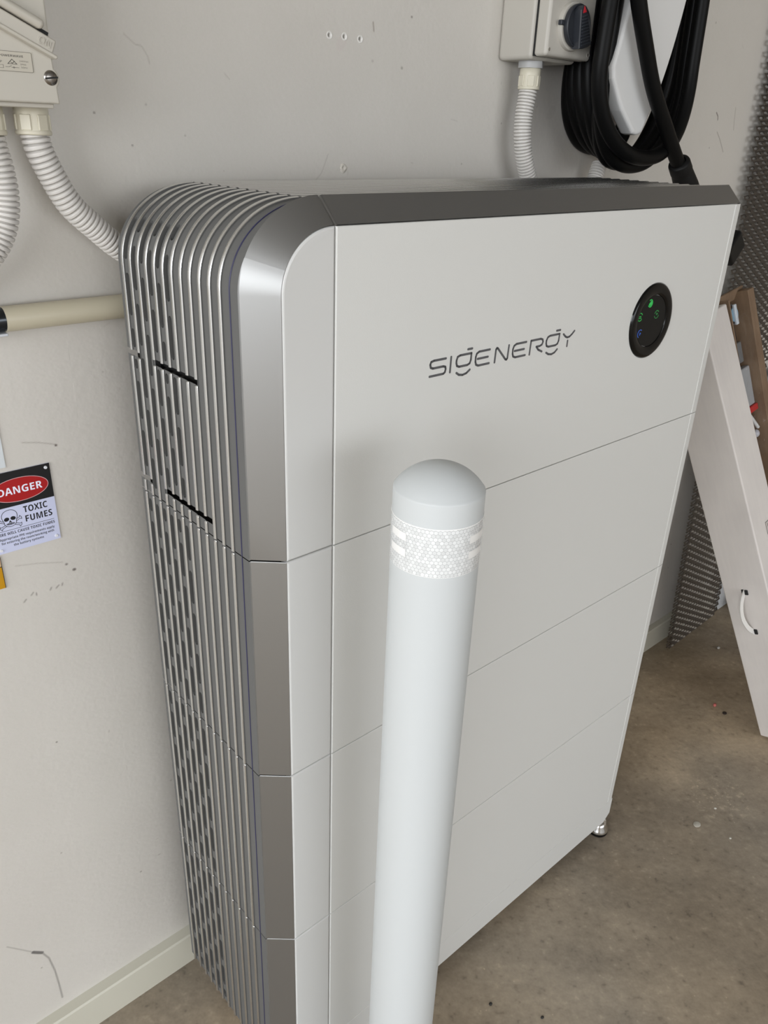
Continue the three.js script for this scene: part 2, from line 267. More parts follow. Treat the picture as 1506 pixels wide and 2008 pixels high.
const PITCH = 0.055;
function slotList(gi, yLo, yHi, sOf) {
  if (gi < 0 || gi > 5) return [];
  const r = [], phase = (gi % 2) * 0.0275;
  for (let k = -24; k < 24; k++) { let a = 1.085 + k * PITCH - phase, b = a + 0.042; a = Math.max(a, yLo); b = Math.min(b, yHi); if (b - a > 0.009) r.push([sOf(a), sOf(b)]); }
  return r;
}
function sideParts(t, yb, yt, curved, notches) {
  const g = 0.0006, path = shellPath(0, yb, yt, curved), finPath = shellPath(0.0, yb, yt, curved), cr = curved ? [path.L1, path.L1 + path.L2] : null;
  const sOf = y => y - yb, cutsAt = g0 => { const z = FZ(g0) + 0.008; return notches.filter(n => z > n.z0 && z < n.z1).map(n => [n.y - 0.003 - yb, n.y + 0.003 - yb]); };
  const clear = (list, cuts) => list.flatMap(([a, b]) => { let r = [[a, b]]; for (const [c, d] of cuts) r = r.flatMap(([p, q]) => (q < c - 0.002 || p > d + 0.002) ? [[p, q]] : [[p, c - 0.003], [d + 0.003, q]]); return r.filter(([p, q]) => q - p > 0.009); });
  mesh('side_shell', shellGeometry(path, yb, gi => clear(slotList(gi, yb + 0.009, curved ? 1.184 : yt - 0.009, sOf), cutsAt(gi)), cutsAt, cr), M.groove, t, 'dark silver ribbed side shell with vent slots');
  for (let i = 0; i < NF; i++) {
    const cuts = notches.filter(n => FZ(i) > n.z0 && FZ(i) < n.z1).map(n => [n.y - 0.003 - yb, n.y + 0.003 - yb]).sort((a, b) => a[0] - b[0]);
    let ranges = [], p = 0.0002; const end = path.L - (curved ? 0.001 : 0.0018); for (const c of cuts) { ranges.push([p, c[0]]); p = c[1]; } ranges.push([p, end]);
    if (curved) { const j = path.L1 + path.L2; ranges = ranges.flatMap(([a, b]) => a < j && b > j ? [[a, j - 0.0008], [j + 0.0008, b]] : [[a, b]]); }
    mesh('fin', T(finGeometry(finPath, ranges, yb, cr), 0, 0, FZ(i)), M.fin, t);
  }
  // blue film edge running beside the trim
  const fp = shellPath(0.0002, yb, yt, curved), st = steps(0.0006, curved ? fp.L1 + fp.L2 : fp.L - 0.0006, [], cr), pos = [], idx = [];
  st.forEach((s, i) => { const [x, y, nx, ny] = fp.at(s); for (const [dz, h] of [[-0.0006, 0], [-0.0004, 0.0006], [0.0004, 0.0006], [0.0006, 0]]) pos.push(x + nx * h, y + ny * h - yb, -0.0355 + dz); if (i) for (let k = 0; k < 3; k++) { const p = (i - 1) * 4 + k; idx.push(p, p + 1, p + 4, p + 1, p + 5, p + 4); } });
  mesh('film_edge', geomFrom(pos, idx), M.film, t, 'thin blue protective film edge');
  // silver bevel
  const op = shellPath(0, yb, yt, curved, 0.0812, 0.0755), ip = shellPath(0, yb, yt, curved, 0.0558, 0.0538);
  const param = curved ? [op.L1, op.L1 + op.L2] : null;
  const rows = (list) => { const p = [], ix = []; list.forEach(([o, i], k) => { p.push(...o, ...i); if (k) { const q = (k - 1) * 2; ix.push(q, q + 1, q + 2, q + 1, q + 3, q + 2); } }); return [p, ix]; };
  const build = (svals) => {
    const L = svals.map(([a, sink]) => { const o = typeof a === 'number' ? op.at(a) : a.o, i = typeof a === 'number' ? ip.at(a <= op.L1 || !curved ? a : a <= op.L1 + op.L2 ? op.L1 + (a - op.L1) / op.L2 * ip.L2 : op.L1 + ip.L2 + (a - op.L1 - op.L2)) : a.i;
      const k = sink * 0.7; return [[o[0] - o[2] * k, o[1] - o[3] * k - yb, -0.0234 - k], [i[0] - o[2] * k, i[1] - o[3] * k - yb, -0.0008 - k]]; });
    const [p, ix] = rows(L); const g1 = geomFrom(p, ix);
    // lips down to the shell and to the face
    const L2 = L.map(([o], n) => { const a = svals[n][0]; if (typeof a !== 'number') return [[o[0], CY + 0.0702 - yb - 0.001, -0.0236], o]; const q = path.at(a <= op.L1 || !curved ? a : a <= op.L1 + op.L2 ? op.L1 + (a - op.L1) / op.L2 * path.L2 : op.L1 + path.L2 + (a - op.L1 - op.L2)); return [[q[0], q[1] - yb, -0.0236], o]; });
    const L3 = L.map(([, i]) => [i, [i[0], i[1], i[2] - 0.003]]);
    const a = rows(L2), b = rows(L3); return merge([g1, geomFrom(a[0], a[1]), geomFrom(b[0], b[1])]);
  };
  const ends = (a, b, mids) => [[a, 0.0012], [a + 0.0008, 0], ...mids.filter(s => s > a + 0.001 && s < b - 0.001).map(s => [s, 0]), [b - 0.0008, 0], [b, 0.0012]];
  if (curved) {
    mesh('bevel_trim', build(ends(g, op.L1 + op.L2 - 0.0006, steps(g, op.L1 + op.L2, [], param))), M.silver, t, 'satin silver bevelled corner trim');
    const s2 = op.L1 + op.L2 + 0.0008, e = op.at(op.L - 0.001), ii = ip.at(op.L1 + ip.L2 + (op.L - op.L1 - op.L2) - 0.001);
    ii[0] = 0.7655;
    mesh('top_trim', build([[s2, 0.0022], [s2 + 0.0016, 0], [{ o: e, i: ii }, 0], [{ o: e, i: ii }, 0.003]]), M.silver, t, 'satin silver bevelled top edge trim');
  } else mesh('bevel_trim', build(ends(g, path.L - g, [])), M.silver, t, 'satin silver bevelled edge trim');
  // dark inner housing seen through slots and joints
  if (curved) {
    const s = new THREE.Shape(); s.moveTo(-0.018, 0); s.lineTo(-0.018, CY - yb); s.absellipse(CX, CY - yb, CX + 0.018, 0.058, Math.PI, Math.PI / 2, true); s.lineTo(0.762, CY + 0.058 - yb); s.lineTo(0.762, 0);
    mesh('inner_housing', T(new THREE.ExtrudeGeometry(s, { depth: 0.212, bevelEnabled: false, curveSegments: 20 }), 0, 0, -0.242), M.core, t);
    mesh('front_core', T(new THREE.BoxGeometry(0.750, yt - yb - 0.03, 0.017), 0.390, (yt - yb - 0.03) / 2, -0.0208), M.core, t);
  } else { mesh('inner_housing', T(new THREE.BoxGeometry(0.780, yt - yb, 0.212), 0.372, (yt - yb) / 2, -0.136), M.core, t); mesh('front_core', T(new THREE.BoxGeometry(0.750, yt - yb, 0.017), 0.390, (yt - yb) / 2, -0.0208), M.core, t); }
}
function moduleFaces(t, yb, yt, curved) {
  const g = 0.0005, h = yt - yb, gx = 0.0004;
  mesh('front_panel', plate(rect(CX + gx, g, 0.7505, h - (curved ? 0.0002 : g)), 0.0005, 0.012, 0.0010), M.white, t, 'flat white front panel');
  let s;
  if (curved) { s = new THREE.Shape(); s.moveTo(0, g); s.lineTo(CX - gx, g); s.lineTo(CX - gx, h); s.absellipse(CX - gx, CY - yb, CX - gx, h - (CY - yb), Math.PI / 2, Math.PI, false); s.closePath(); }
  else s = rect(0, g, CX - gx, h - g);
  mesh('end_panel', plate(s, 0, 0.012, 0.0023, 3), M.whiteEdge, t, 'narrow white end panel');
  const c = new THREE.Shape(); const e = 0.7508, r = 0.006; c.moveTo(e, 0.0012); c.lineTo(e + 0.0016, -0.0006); c.lineTo(UW - r, 0.0002); c.quadraticCurveTo(UW, 0.0002, UW, r + 0.0); c.lineTo(UW, 0.243); c.lineTo(UW - 0.006, 0.243); c.lineTo(UW - 0.006, 0.02); c.lineTo(e, 0.02); c.lineTo(e, 0.0012);
  const cg = new THREE.ExtrudeGeometry(c, { depth: h - 2 * g, bevelEnabled: false, curveSegments: 8 }); cg.rotateX(Math.PI / 2); cg.scale(1, 1, -1); // profile y -> -z
  cg.computeBoundingBox();
  const cgp = cg.attributes.position; const ix = cg.index; for (let i = 0; i < cgp.count; i++) { }
  cg.translate(0, h - g, 0); const cn = cg.toNonIndexed ? cg : cg; // mirrored: flip winding
  flip(cn); mesh('end_cap', cn, M.white, t, 'white right end cap');
}
function flip(g) { const p = g.attributes.position; if (g.index) { const a = g.index.array; for (let i = 0; i < a.length; i += 3) { const q = a[i]; a[i] = a[i + 1]; a[i + 1] = q; } } else for (let i = 0; i < p.count; i += 3) for (let k = 0; k < 3; k++) { const q = p.array[i * 3 + k]; p.array[i * 3 + k] = p.array[(i + 1) * 3 + k]; p.array[(i + 1) * 3 + k] = q; } g.computeVertexNormals(); return g; }

const inverter = thing('inverter_module', 'white and silver top module with grey lettering and round black status display', 'inverter', [0, SEAM[1], 0]);
moduleFaces(inverter, SEAM[1], SEAM[0], true);
sideParts(inverter, SEAM[1], SEAM[0], true, [
  { y: 1.0465, z0: -0.246, z1: -0.212 }, { y: 1.0465, z0: -0.188, z1: -0.094 },
  { y: 0.9060, z0: -0.246, z1: -0.212 }, { y: 0.9060, z0: -0.186, z1: -0.092 }]);
const BLAB = ['white and silver battery module directly beneath the lettered top module', 'white and silver battery module second below the lettered top module', 'white and silver battery module resting on the base plinth, lowest in the stack'];
for (let i = 0; i < 3; i++) {
  const yb = SEAM[i + 2], yt = SEAM[i + 1], b = thing('battery_module', BLAB[i], 'battery', [0, yb, 0], 'stacked battery modules');
  moduleFaces(b, yb, yt, false); sideParts(b, yb, yt, false, []);
}
{ // lettering: open strokes, a flat print of real thickness
  const strokes = [
    [[198, 57.7], [181, 57.8], [177.2, 57], [176, 54.4], [177, 51.2], [180, 50], [195, 50], [198, 49], [198.6, 46.5], [197.8, 43.5], [195.6, 42.2], [176, 42.2]],
    [[205.7, 58], [205.3, 42.2]],
    [[236, 57.7], [219, 57.7], [215.4, 56.6], [214, 53], [214, 50.5], [215.2, 47.2], [218.5, 45.9], [231, 45.9], [234.5, 47.2], [235.8, 50.5], [236, 57.7]],
    [[230.3, 62.5], [236.6, 62.5]],
    [[215.2, 39.8], [219, 37.3], [224.7, 36.3], [230.5, 37.3], [235.4, 40.3]],
    [[264.9, 57.5], [248, 57.5], [244.4, 55.8], [243.2, 52.4], [243.2, 47.4], [244.6, 44], [248, 42.6], [265.2, 42.6]], [[246.5, 50], [262.6, 50]],
    [[274.2, 42], [274.8, 56], [276.2, 57.4], [278, 56.6], [292, 42.8], [294, 42.2], [295.2, 43.6], [296, 57.7]],
    [[325.6, 57.4], [308.6, 57.4], [304.9, 55.8], [303.4, 52.4], [303.4, 47.4], [304.9, 44], [308.5, 42.6], [325.6, 42.6]], [[306.6, 49.9], [322.8, 49.9]],
    [[333.3, 42], [333.9, 57.5], [351, 57.5], [354.6, 56.4], [355.8, 53.6], [354.4, 50.6], [350.6, 49.4], [344.6, 49.4], [348.5, 45.5], [355.6, 42.4]],
    [[385.6, 58.8], [368, 58.8], [364, 57.6], [362, 54], [362, 51], [363.4, 47.6], [367, 46.3], [380, 46.3], [383.6, 47.6], [385.2, 51], [385.6, 58.8]],
    [[379.3, 63.2], [386, 63.2]],
    [[364, 39.8], [368.5, 37.4], [374.5, 36.5], [380, 37.8], [384.4, 41]],
    [[393.3, 57.4], [398, 53.8], [401.5, 52.6], [405.5, 53], [409.5, 55.2], [414.1, 58.8]], [[402.9, 48.6], [402.9, 42]],
  ];
  const parts = [], w = 1.2, D = 0.0003;
  for (const st of strokes) for (let i = 0; i + 1 < st.length; i++) {
    const [a, b] = [st[i], st[i + 1]], l = Math.hypot(b[0] - a[0], b[1] - a[1]), an = Math.atan2(b[1] - a[1], b[0] - a[0]), s = new THREE.Shape();
    s.absarc(0, 0, w, Math.PI / 2, Math.PI * 1.5, false); s.absarc(l, 0, w, -Math.PI / 2, Math.PI / 2, false); s.closePath();
    const g = new THREE.ExtrudeGeometry(s, { depth: D * 1000, bevelEnabled: false, curveSegments: 6 }); g.rotateZ(an); g.translate(a[0], a[1], 0); g.scale(0.001, 0.001, 0.001); parts.push(g);
  }
  mesh('lettering', T(merge(parts), 0, 1 - SEAM[1], 0.0005), M.grey, inverter, 'grey maker lettering');
}
{ // round status display
  const disp = new THREE.Group(), cx = 0.5822, cy = 1.0508 - SEAM[1], R = 0.0492;
  const prof = [[0.0001, -0.002], [0.0335, -0.002], [0.0335, 0.0018], [0.0345, 0.0026], [0.038, 0.0036], [0.043, 0.0040], [0.047, 0.0030], [0.0490, 0.0012], [R, -0.004]].map(p => new THREE.Vector2(...p));
  const bezel = new THREE.LatheGeometry(prof, 72); bezel.rotateX(Math.PI / 2); 
  const b = mesh('status_display', T(bezel, cx, cy, 0), M.gloss, inverter, 'glossy black round display bezel');
  const f = new THREE.CylinderGeometry(0.0331, 0.0331, 0.003, 64); f.rotateX(Math.PI / 2); mesh('display_face', T(f, cx, cy, 0.0002), M.matteBlack, b);
  const ico = (x, y, col, kind) => {
    const gs = [], arc = (r, a0, a1, t = 0.0011) => { const s = new THREE.Shape(); s.absarc(0, 0, r, a0, a1, false); s.absarc(0, 0, r - t, a1, a0, true); s.closePath(); gs.push(new THREE.ExtrudeGeometry(s, { depth: 0.0003, bevelEnabled: false, curveSegments: 20 })); };
    const bar = (x0, y0, x1, y1) => gs.push(T(new THREE.BoxGeometry(x1 - x0, y1 - y0, 0.0003), (x0 + x1) / 2, (y0 + y1) / 2, 0.00015));
    if (kind === 0) { arc(0.0052, -2.6, 2.2); arc(0.0034, -3.1, 1.6, 0.0012); arc(0.0018, 0, 6.283, 0.0017); }
    if (kind === 1) { arc(0.0055, 0.5, 2.9); arc(0.0055, 3.4, 5.7); bar(-0.003, 0.0002, 0.002, 0.0014); bar(-0.004, -0.0018, 0.003, -0.0008); }
    if (kind === 2) { arc(0.0055, 0.6, 2.9); arc(0.0055, 3.5, 6.0, 0.0008); bar(-0.0012, -0.0002, 0.0026, 0.001); bar(-0.001, -0.001, 0.0004, 0.002); }
    if (kind === 3) { arc(0.0055, 0.9, 4.3, 0.0009); bar(-0.0006, -0.0022, 0.0006, 0.0016); bar(-0.0004, -0.0004, 0.002, 0.0008); }
    const g = T(merge(gs), x, y, 0.0017);
    mesh('indicator_icon', g, new THREE.MeshStandardMaterial({ color: 0x050505, emissive: new THREE.Color().setRGB(...col), emissiveIntensity: 1, roughness: 0.5 }), b, kind === 3 ? 'lit blue indicator icon' : 'lit green indicator icon');
  };
  ico(cx - 0.010, cy + 0.0238, [0.03, 0.42, 0.08], 0); ico(cx - 0.0294, cy + 0.0082, [0.02, 0.28, 0.05], 1); ico(cx + 0.0100, cy + 0.0077, [0.02, 0.16, 0.04], 2); ico(cx - 0.0232, cy - 0.0139, [0.03, 0.09, 0.38], 3);
}
{ // plinth with levelling feet
  const b = thing('base_plinth', 'white plinth of the storage stack standing on chrome levelling feet', 'plinth', [0, 0, 0]);
  const y0 = SEAM[5], y1 = SEAM[4] - 0.0008, s = new THREE.Shape();
  s.moveTo(0.0, y0); s.lineTo(0.752, y0); s.lineTo(UW, y0 + 0.016); s.lineTo(UW, y1); s.lineTo(0.0, y1); s.lineTo(0, y0);
  mesh('plinth_body', plate(s, 0, 0.235, 0.0012), M.white, b, 'white plinth body');
  for (const [x, z] of [[0.754, -0.010], [0.726, -0.205], [0.06, -0.03], [0.06, -0.205]]) {
    const f = mesh('levelling_foot', T(new THREE.LatheGeometry([[0.0001, 0.004], [0.0195, 0.004], [0.0205, 0.007], [0.0195, 0.012], [0.015, 0.02], [0.0125, 0.030], [0.0001, 0.030]].map(p => new THREE.Vector2(...p)), 40), x, 0, z), M.chrome, b, 'chrome levelling foot');
    mesh('foot_pad', T(new THREE.CylinderGeometry(0.0205, 0.0195, 0.0045, 36), x, 0.00225, z), M.rubber, f, 'black rubber pad');
  }
}

// ---------------------------------------------------------------- bollard
{
  const b = thing('bollard', 'round white bollard with reflective band standing before the storage stack', 'bollard', [0.079, 0, 0.116]);
  const R = 0.04, L = p => new THREE.LatheGeometry(p.map(q => new THREE.Vector2(...q)), 96);
  mesh('post', L([[R, 0.004], [R, 0.9655]]), M.bollard, b, 'white tubular post');
  const cap = [[R - 0.0003, 0.9645], [R, 0.9660], [R, 0.9880], [R - 0.0003, 0.9893], [R - 0.0012, 0.9903]]; const hD = 0.0205, rb = R - 0.0012, SR = (rb * rb + hD * hD) / (2 * hD), a0 = Math.asin(rb / SR); for (let i = 1; i <= 16; i++) { const a = a0 * (1 - i / 16); cap.push([Math.max(0.00005, SR * Math.sin(a)), 0.9903 + hD - SR + SR * Math.cos(a)]); }
  mesh('domed_cap', L(cap), M.bollard, b, 'white domed cap');
  mesh('floor_flange', L([[R, 0.012], [0.07, 0.010], [0.075, 0.008], [0.075, 0]]), M.bollard, b);
  const uvBand = g => { const u = g.attributes.uv, p = g.attributes.position; for (let i = 0; i < u.count; i++) u.setY(i, (p.getY(i) - 0.9212) / 0.0463); return g; };
  const tape = canvasTex(2048, 376, (c, w, h) => {
    c.fillStyle = '#dcdede'; c.fillRect(0, 0, w, h);
    const r = 17, dx = r * Math.sqrt(3), dy = r * 1.5; // honeycomb cells
    for (let j = -1; j < h / dy + 1; j++) for (let i = -1; i < w / dx + 1; i++) {
      const x = i * dx + (j & 1 ? dx / 2 : 0), y = j * dy, k = 214 + rnd() * 22; c.beginPath(); for (let q = 0; q < 6; q++) { const a = q * Math.PI / 3 + Math.PI / 6; q ? c.lineTo(x + r * Math.cos(a), y + r * Math.sin(a)) : c.moveTo(x + r * Math.cos(a), y + r * Math.sin(a)); } c.closePath();
      c.fillStyle = `rgb(${k | 0},${k + 2 | 0},${k + 2 | 0})`; c.fill(); c.strokeStyle = 'rgba(140,142,144,.7)'; c.lineWidth = 1.6; c.stroke();
    }
    c.strokeStyle = '#f6f6f4'; c.lineWidth = 7; c.strokeRect(-10, 2, w + 20, h - 4);
  });
  tape.wrapS = THREE.RepeatWrapping;
  mesh('reflective_band', uvBand(L([[R + 0.0001, 0.9212], [R + 0.0006, 0.9215], [R + 0.0006, 0.9672], [R + 0.0001, 0.9675]])), new THREE.MeshPhysicalMaterial({ map: tape, roughness: 0.35, metalness: 0.0, clearcoat: 0.8, clearcoatRoughness: 0.1 }), b, 'honeycomb patterned reflective band');
  // mirror-like bars of the band
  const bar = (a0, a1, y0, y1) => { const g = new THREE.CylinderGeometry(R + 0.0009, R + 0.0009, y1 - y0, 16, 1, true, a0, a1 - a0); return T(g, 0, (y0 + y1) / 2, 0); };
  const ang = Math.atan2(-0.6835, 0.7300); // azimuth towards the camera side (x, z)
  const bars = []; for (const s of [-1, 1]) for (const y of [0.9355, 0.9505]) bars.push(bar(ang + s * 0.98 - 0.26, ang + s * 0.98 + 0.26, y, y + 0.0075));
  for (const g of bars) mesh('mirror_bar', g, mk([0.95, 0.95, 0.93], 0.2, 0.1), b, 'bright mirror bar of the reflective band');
}

// ---------------------------------------------------------------- corrugated conduits
function corrugated(points, pitch, r, rad = 20) {
  const c = new THREE.CatmullRomCurve3(points.map(p => V3(...p))); c.arcLengthDivisions = 3000; const L = c.getLength(), n = Math.round(L / pitch), prof = [[0, 0.74], [0.13, 0.965], [0.27, 1], [0.66, 1], [0.80, 0.965], [0.92, 0.74]], N = n * prof.length;
  const F = c.computeFrenetFrames(400), pos = [], idx = [], q = V3(0, 0, 0);
  for (let i = 0; i < N; i++) { const u = (Math.floor(i / prof.length) + prof[i % prof.length][0]) / n, k = Math.min(399, Math.floor(u * 400)), R = r * prof[i % prof.length][1]; c.getPointAt(Math.min(1, u), q);
    for (let j = 0; j < rad; j++) { const a = j / rad * Math.PI * 2, nx = F.normals[k], bx = F.binormals[k]; pos.push(q.x + R * (Math.cos(a) * nx.x + Math.sin(a) * bx.x), q.y + R * (Math.cos(a) * nx.y + Math.sin(a) * bx.y), q.z + R * (Math.cos(a) * nx.z + Math.sin(a) * bx.z)); }
    if (i) for (let j = 0; j < rad; j++) { const a = (i - 1) * rad + j, b = (i - 1) * rad + (j + 1) % rad; idx.push(a, b, a + rad, b, b + rad, a + rad); } }
  const g = geomFrom(pos, idx); return g;
}
function gland(parent, x, yTop, z, r, h, mat) { // ribbed screw collar
  const m = mesh('gland_collar', T(new THREE.LatheGeometry([[r * 0.55, 0], [r * 0.97, 0], [r * 1.02, 0.001], [r * 1.02, h * 0.13], [r * 0.95, h * 0.15], [r * 0.93, h * 0.62], [r * 0.96, h * 0.66], [r * 0.96, h], [r * 0.4, h]].map(p => new THREE.Vector2(...p)), 36), x, yTop - h, z), mat, parent, 'glossy cream gland collar');
  for (let k = 0; k < 6; k++) { const a = k / 6 * Math.PI * 2 + 0.3, g = new RoundedBoxGeometry(r * 0.62, h * 0.5, r * 0.12, 2, 0.0008); g.translate(0, 0, r * 0.93); g.rotateY(a); mesh('collar_flat', T(g, x, yTop - h * 0.60, z), mat, m); }
}

// ---------------------------------------------------------------- left isolator switch
const font = await new FontLoader().loadAsync('fonts/droid/droid_sans_regular.typeface.json');
{
  const t = thing('isolator_switch', 'beige weatherproof isolator switch with diagonal ON lever and slotted screw', 'switch', [-0.135, 1.273, WZ]);
  const ox = -0.135, oy = 1.273, oz = WZ, zf = 0.0950; // front face of the cover, local z
  mesh('back_box', T(new RoundedBoxGeometry(0.106, 0.170, 0.052, 3, 0.004), 0.0, 0.090, 0.026), M.beige, t);
  const s = new THREE.Shape(); const R = 0.0562; s.moveTo(-R, 0); s.lineTo(R, 0); s.lineTo(R - 0.0006, 0.0125); s.quadraticCurveTo(R + 0.0028, 0.0165, R + 0.0020, 0.0205); s.quadraticCurveTo(R + 0.001, 0.0245, R - 0.0016, 0.0262); s.lineTo(R - 0.0022, 0.036); s.lineTo(R - 0.0022, 0.175); s.lineTo(-R, 0.175); s.lineTo(-R, 0);
  mesh('cover', plate(s, zf, 0.046, 0.0015, 3), M.beige, t);
  mesh('bottom_lip', T(new RoundedBoxGeometry(0.108, 0.004, 0.040, 2, 0.001), 0, -0.0016, 0.066), M.beige, t);
  // lever: a sloping bar with ON raised on it, and a raised shroud bar above
  const dir = -0.434, bar = (cx, cy, len, w, z0, z1, rr) => { const g = new RoundedBoxGeometry(len, w, z1 - z0, 3, rr); g.rotateZ(dir); return T(g, cx, cy, (z0 + z1) / 2); };
  const dx = Math.cos(dir), dy = Math.sin(dir);
  const lx = 0.010, ly = 0.0616;
  const lever = mesh('lever', bar(lx, ly, 0.098, 0.0115, zf - 0.002, zf + 0.007, 0.0014), M.beige, t, 'diagonal switch lever');
  mesh('lever_flange', bar(lx + 0.0005, ly - 0.0066, 0.100, 0.003, zf - 0.002, zf + 0.0085, 0.0014), M.beige, lever);
  const on = new TextGeometry('ON', { font, size: 0.0054, depth: 0.0013, curveSegments: 8 }); on.rotateZ(dir); mesh('raised_lettering', T(on, 0.0405, 0.0447, zf + 0.0068), M.beige, lever, 'raised ON lettering');
  mesh('shroud_bar', bar(0.0058, 0.0753, 0.092, 0.0075, zf - 0.002, zf + 0.011, 0.004), M.beige, t, 'raised rounded shroud bar above the lever');
  mesh('lever_gap', bar(0.010, 0.0697, 0.094, 0.005, zf - 0.003, zf + 0.0004, 0.0002), M.dark, t);
  // rating plate print
  const lab = canvasTex(640, 300, (c, w, h) => {
    c.fillStyle = '#bfb9ab'; c.fillRect(0, 0, w, h); c.strokeStyle = '#6b665c'; c.lineWidth = 7; c.beginPath(); c.roundRect(8, 8, w - 16, h - 16, 16); c.stroke(); c.fillStyle = '#4a463f';
    c.beginPath(); c.arc(268, 72, 22, 0, 7); c.lineWidth = 9; c.strokeStyle = '#4a463f'; c.stroke(); c.beginPath(); c.moveTo(256, 72); c.lineTo(284, 64); c.stroke();
    c.font = 'bold 42px sans-serif'; c.fillText('POWERWAVE', 296, 86, 250); c.font = '48px sans-serif'; c.fillText('63 AMP', 175, 178, 150); c.font = '30px sans-serif'; c.fillText('240Vac', 498, 150, 120); c.fillText('IP66', 505, 196, 90); c.fillText('50Hz', 508, 240, 90);
    c.lineWidth = 4; c.strokeRect(30, 206, 300, 46); c.font = '30px sans-serif'; c.fillText('PW663M-MB63T', 40, 240, 280);
    c.lineWidth = 8; c.beginPath(); c.moveTo(425, 120); c.lineTo(380, 186); c.lineTo(470, 186); c.closePath(); c.stroke(); c.beginPath(); c.moveTo(408, 160); c.lineTo(424, 176); c.lineTo(452, 146); c.stroke();
    c.lineWidth = 5; c.beginPath(); c.moveTo(350, 232); c.lineTo(386, 232); c.lineTo(414, 212); c.moveTo(410, 236); c.lineTo(490, 236); c.stroke(); c.beginPath(); c.arc(436, 236, 8, 0, 7); c.stroke();
  });
  mesh('rating_label', T(new THREE.PlaneGeometry(0.050, 0.0150), 0.0127, 0.0293, zf + 0.0003), new THREE.MeshStandardMaterial({ map: lab, roughness: 0.5 }), t, 'printed rating label');
  const sg = new THREE.LatheGeometry([[0.0001, 0.0022], [0.0035, 0.0019], [0.0054, 0.0008], [0.0058, 0]].map(p => new THREE.Vector2(...p)), 32); sg.rotateX(Math.PI / 2);
  const sc = mesh('cover_screw', T(sg, 0.0508, 0.0193, zf), M.screw, t, 'slotted metal screw');
  const sl = new THREE.BoxGeometry(0.0105, 0.0014, 0.0016); sl.rotateZ(0.12); mesh('screw_slot', T(sl, 0.0508, 0.0193, zf + 0.0018), M.dark, sc);
}
{ // conduits of the left switch
  const a = thing('flexible_conduit', 'grey corrugated conduit curving from the beige lever switch behind the storage stack', 'conduit', [0, 0, 0], 'corrugated conduits');
  gland(a, -0.0835, 1.2735, WZ + 0.036, 0.0155, 0.026, M.cream);
  mesh('corrugated_hose', corrugated([[-0.0835, 1.250, WZ + 0.036], [-0.081, 1.236, WZ + 0.036], [-0.074, 1.218, WZ + 0.035], [-0.0575, 1.187, WZ + 0.033], [-0.034, 1.164, WZ + 0.031], [-0.012, 1.145, WZ + 0.029], [0.02, 1.126, WZ + 0.027], [0.06, 1.108, WZ + 0.025]], 0.0048, 0.0128), M.conduit, a);
  const b = thing('flexible_conduit', 'grey corrugated conduit hanging in a bend at the left edge below the lever switch', 'conduit', [0, 0, 0], 'corrugated conduits');
  gland(b, -0.1235, 1.2735, WZ + 0.036, 0.0155, 0.027, M.cream);
  mesh('corrugated_hose', corrugated([[-0.1235, 1.250, WZ + 0.036], [-0.1215, 1.236, WZ + 0.036], [-0.119, 1.22, WZ + 0.036], [-0.118, 1.195, WZ + 0.035], [-0.1225, 1.172, WZ + 0.034], [-0.133, 1.152, WZ + 0.032], [-0.15, 1.135, WZ + 0.03], [-0.175, 1.12, WZ + 0.028], [-0.22, 1.105, WZ + 0.026]], 0.0048, 0.0128), M.conduit, b);
}
{ // rigid pipe on the wall
  const p = thing('rigid_pipe', 'cream rigid plastic pipe running level along the wall behind the storage stack', 'pipe', [0, 0, 0]);
  const g = new THREE.CylinderGeometry(0.0125, 0.0125, 0.56, 36, 1, false); g.rotateZ(Math.PI / 2); mesh('pipe_tube', T(g, 0.148, 1.0815, WZ + 0.0155), M.pipe, p, 'cream plastic tube');
  const e = new THREE.LatheGeometry([[0.0118, 0], [0.0120, 0.02], [0.0112, 0.024], [0.0120, 0.028], [0.0120, 0.12]].map(q => new THREE.Vector2(...q)), 36); e.rotateZ(Math.PI / 2); mesh('end_fitting', T(e, -0.1315, 1.0815, WZ + 0.0155), mk([0.05, 0.055, 0.06], 0.2, 0.8), p, 'dark glossy pipe fitting');
  mesh('fitting_clip', T(new RoundedBoxGeometry(0.08, 0.003, 0.020, 2, 0.0014), -0.172, 1.0682, WZ + 0.0165), mk([0.6, 0.62, 0.65], 0.3), p, 'pale clip under the fitting');
}
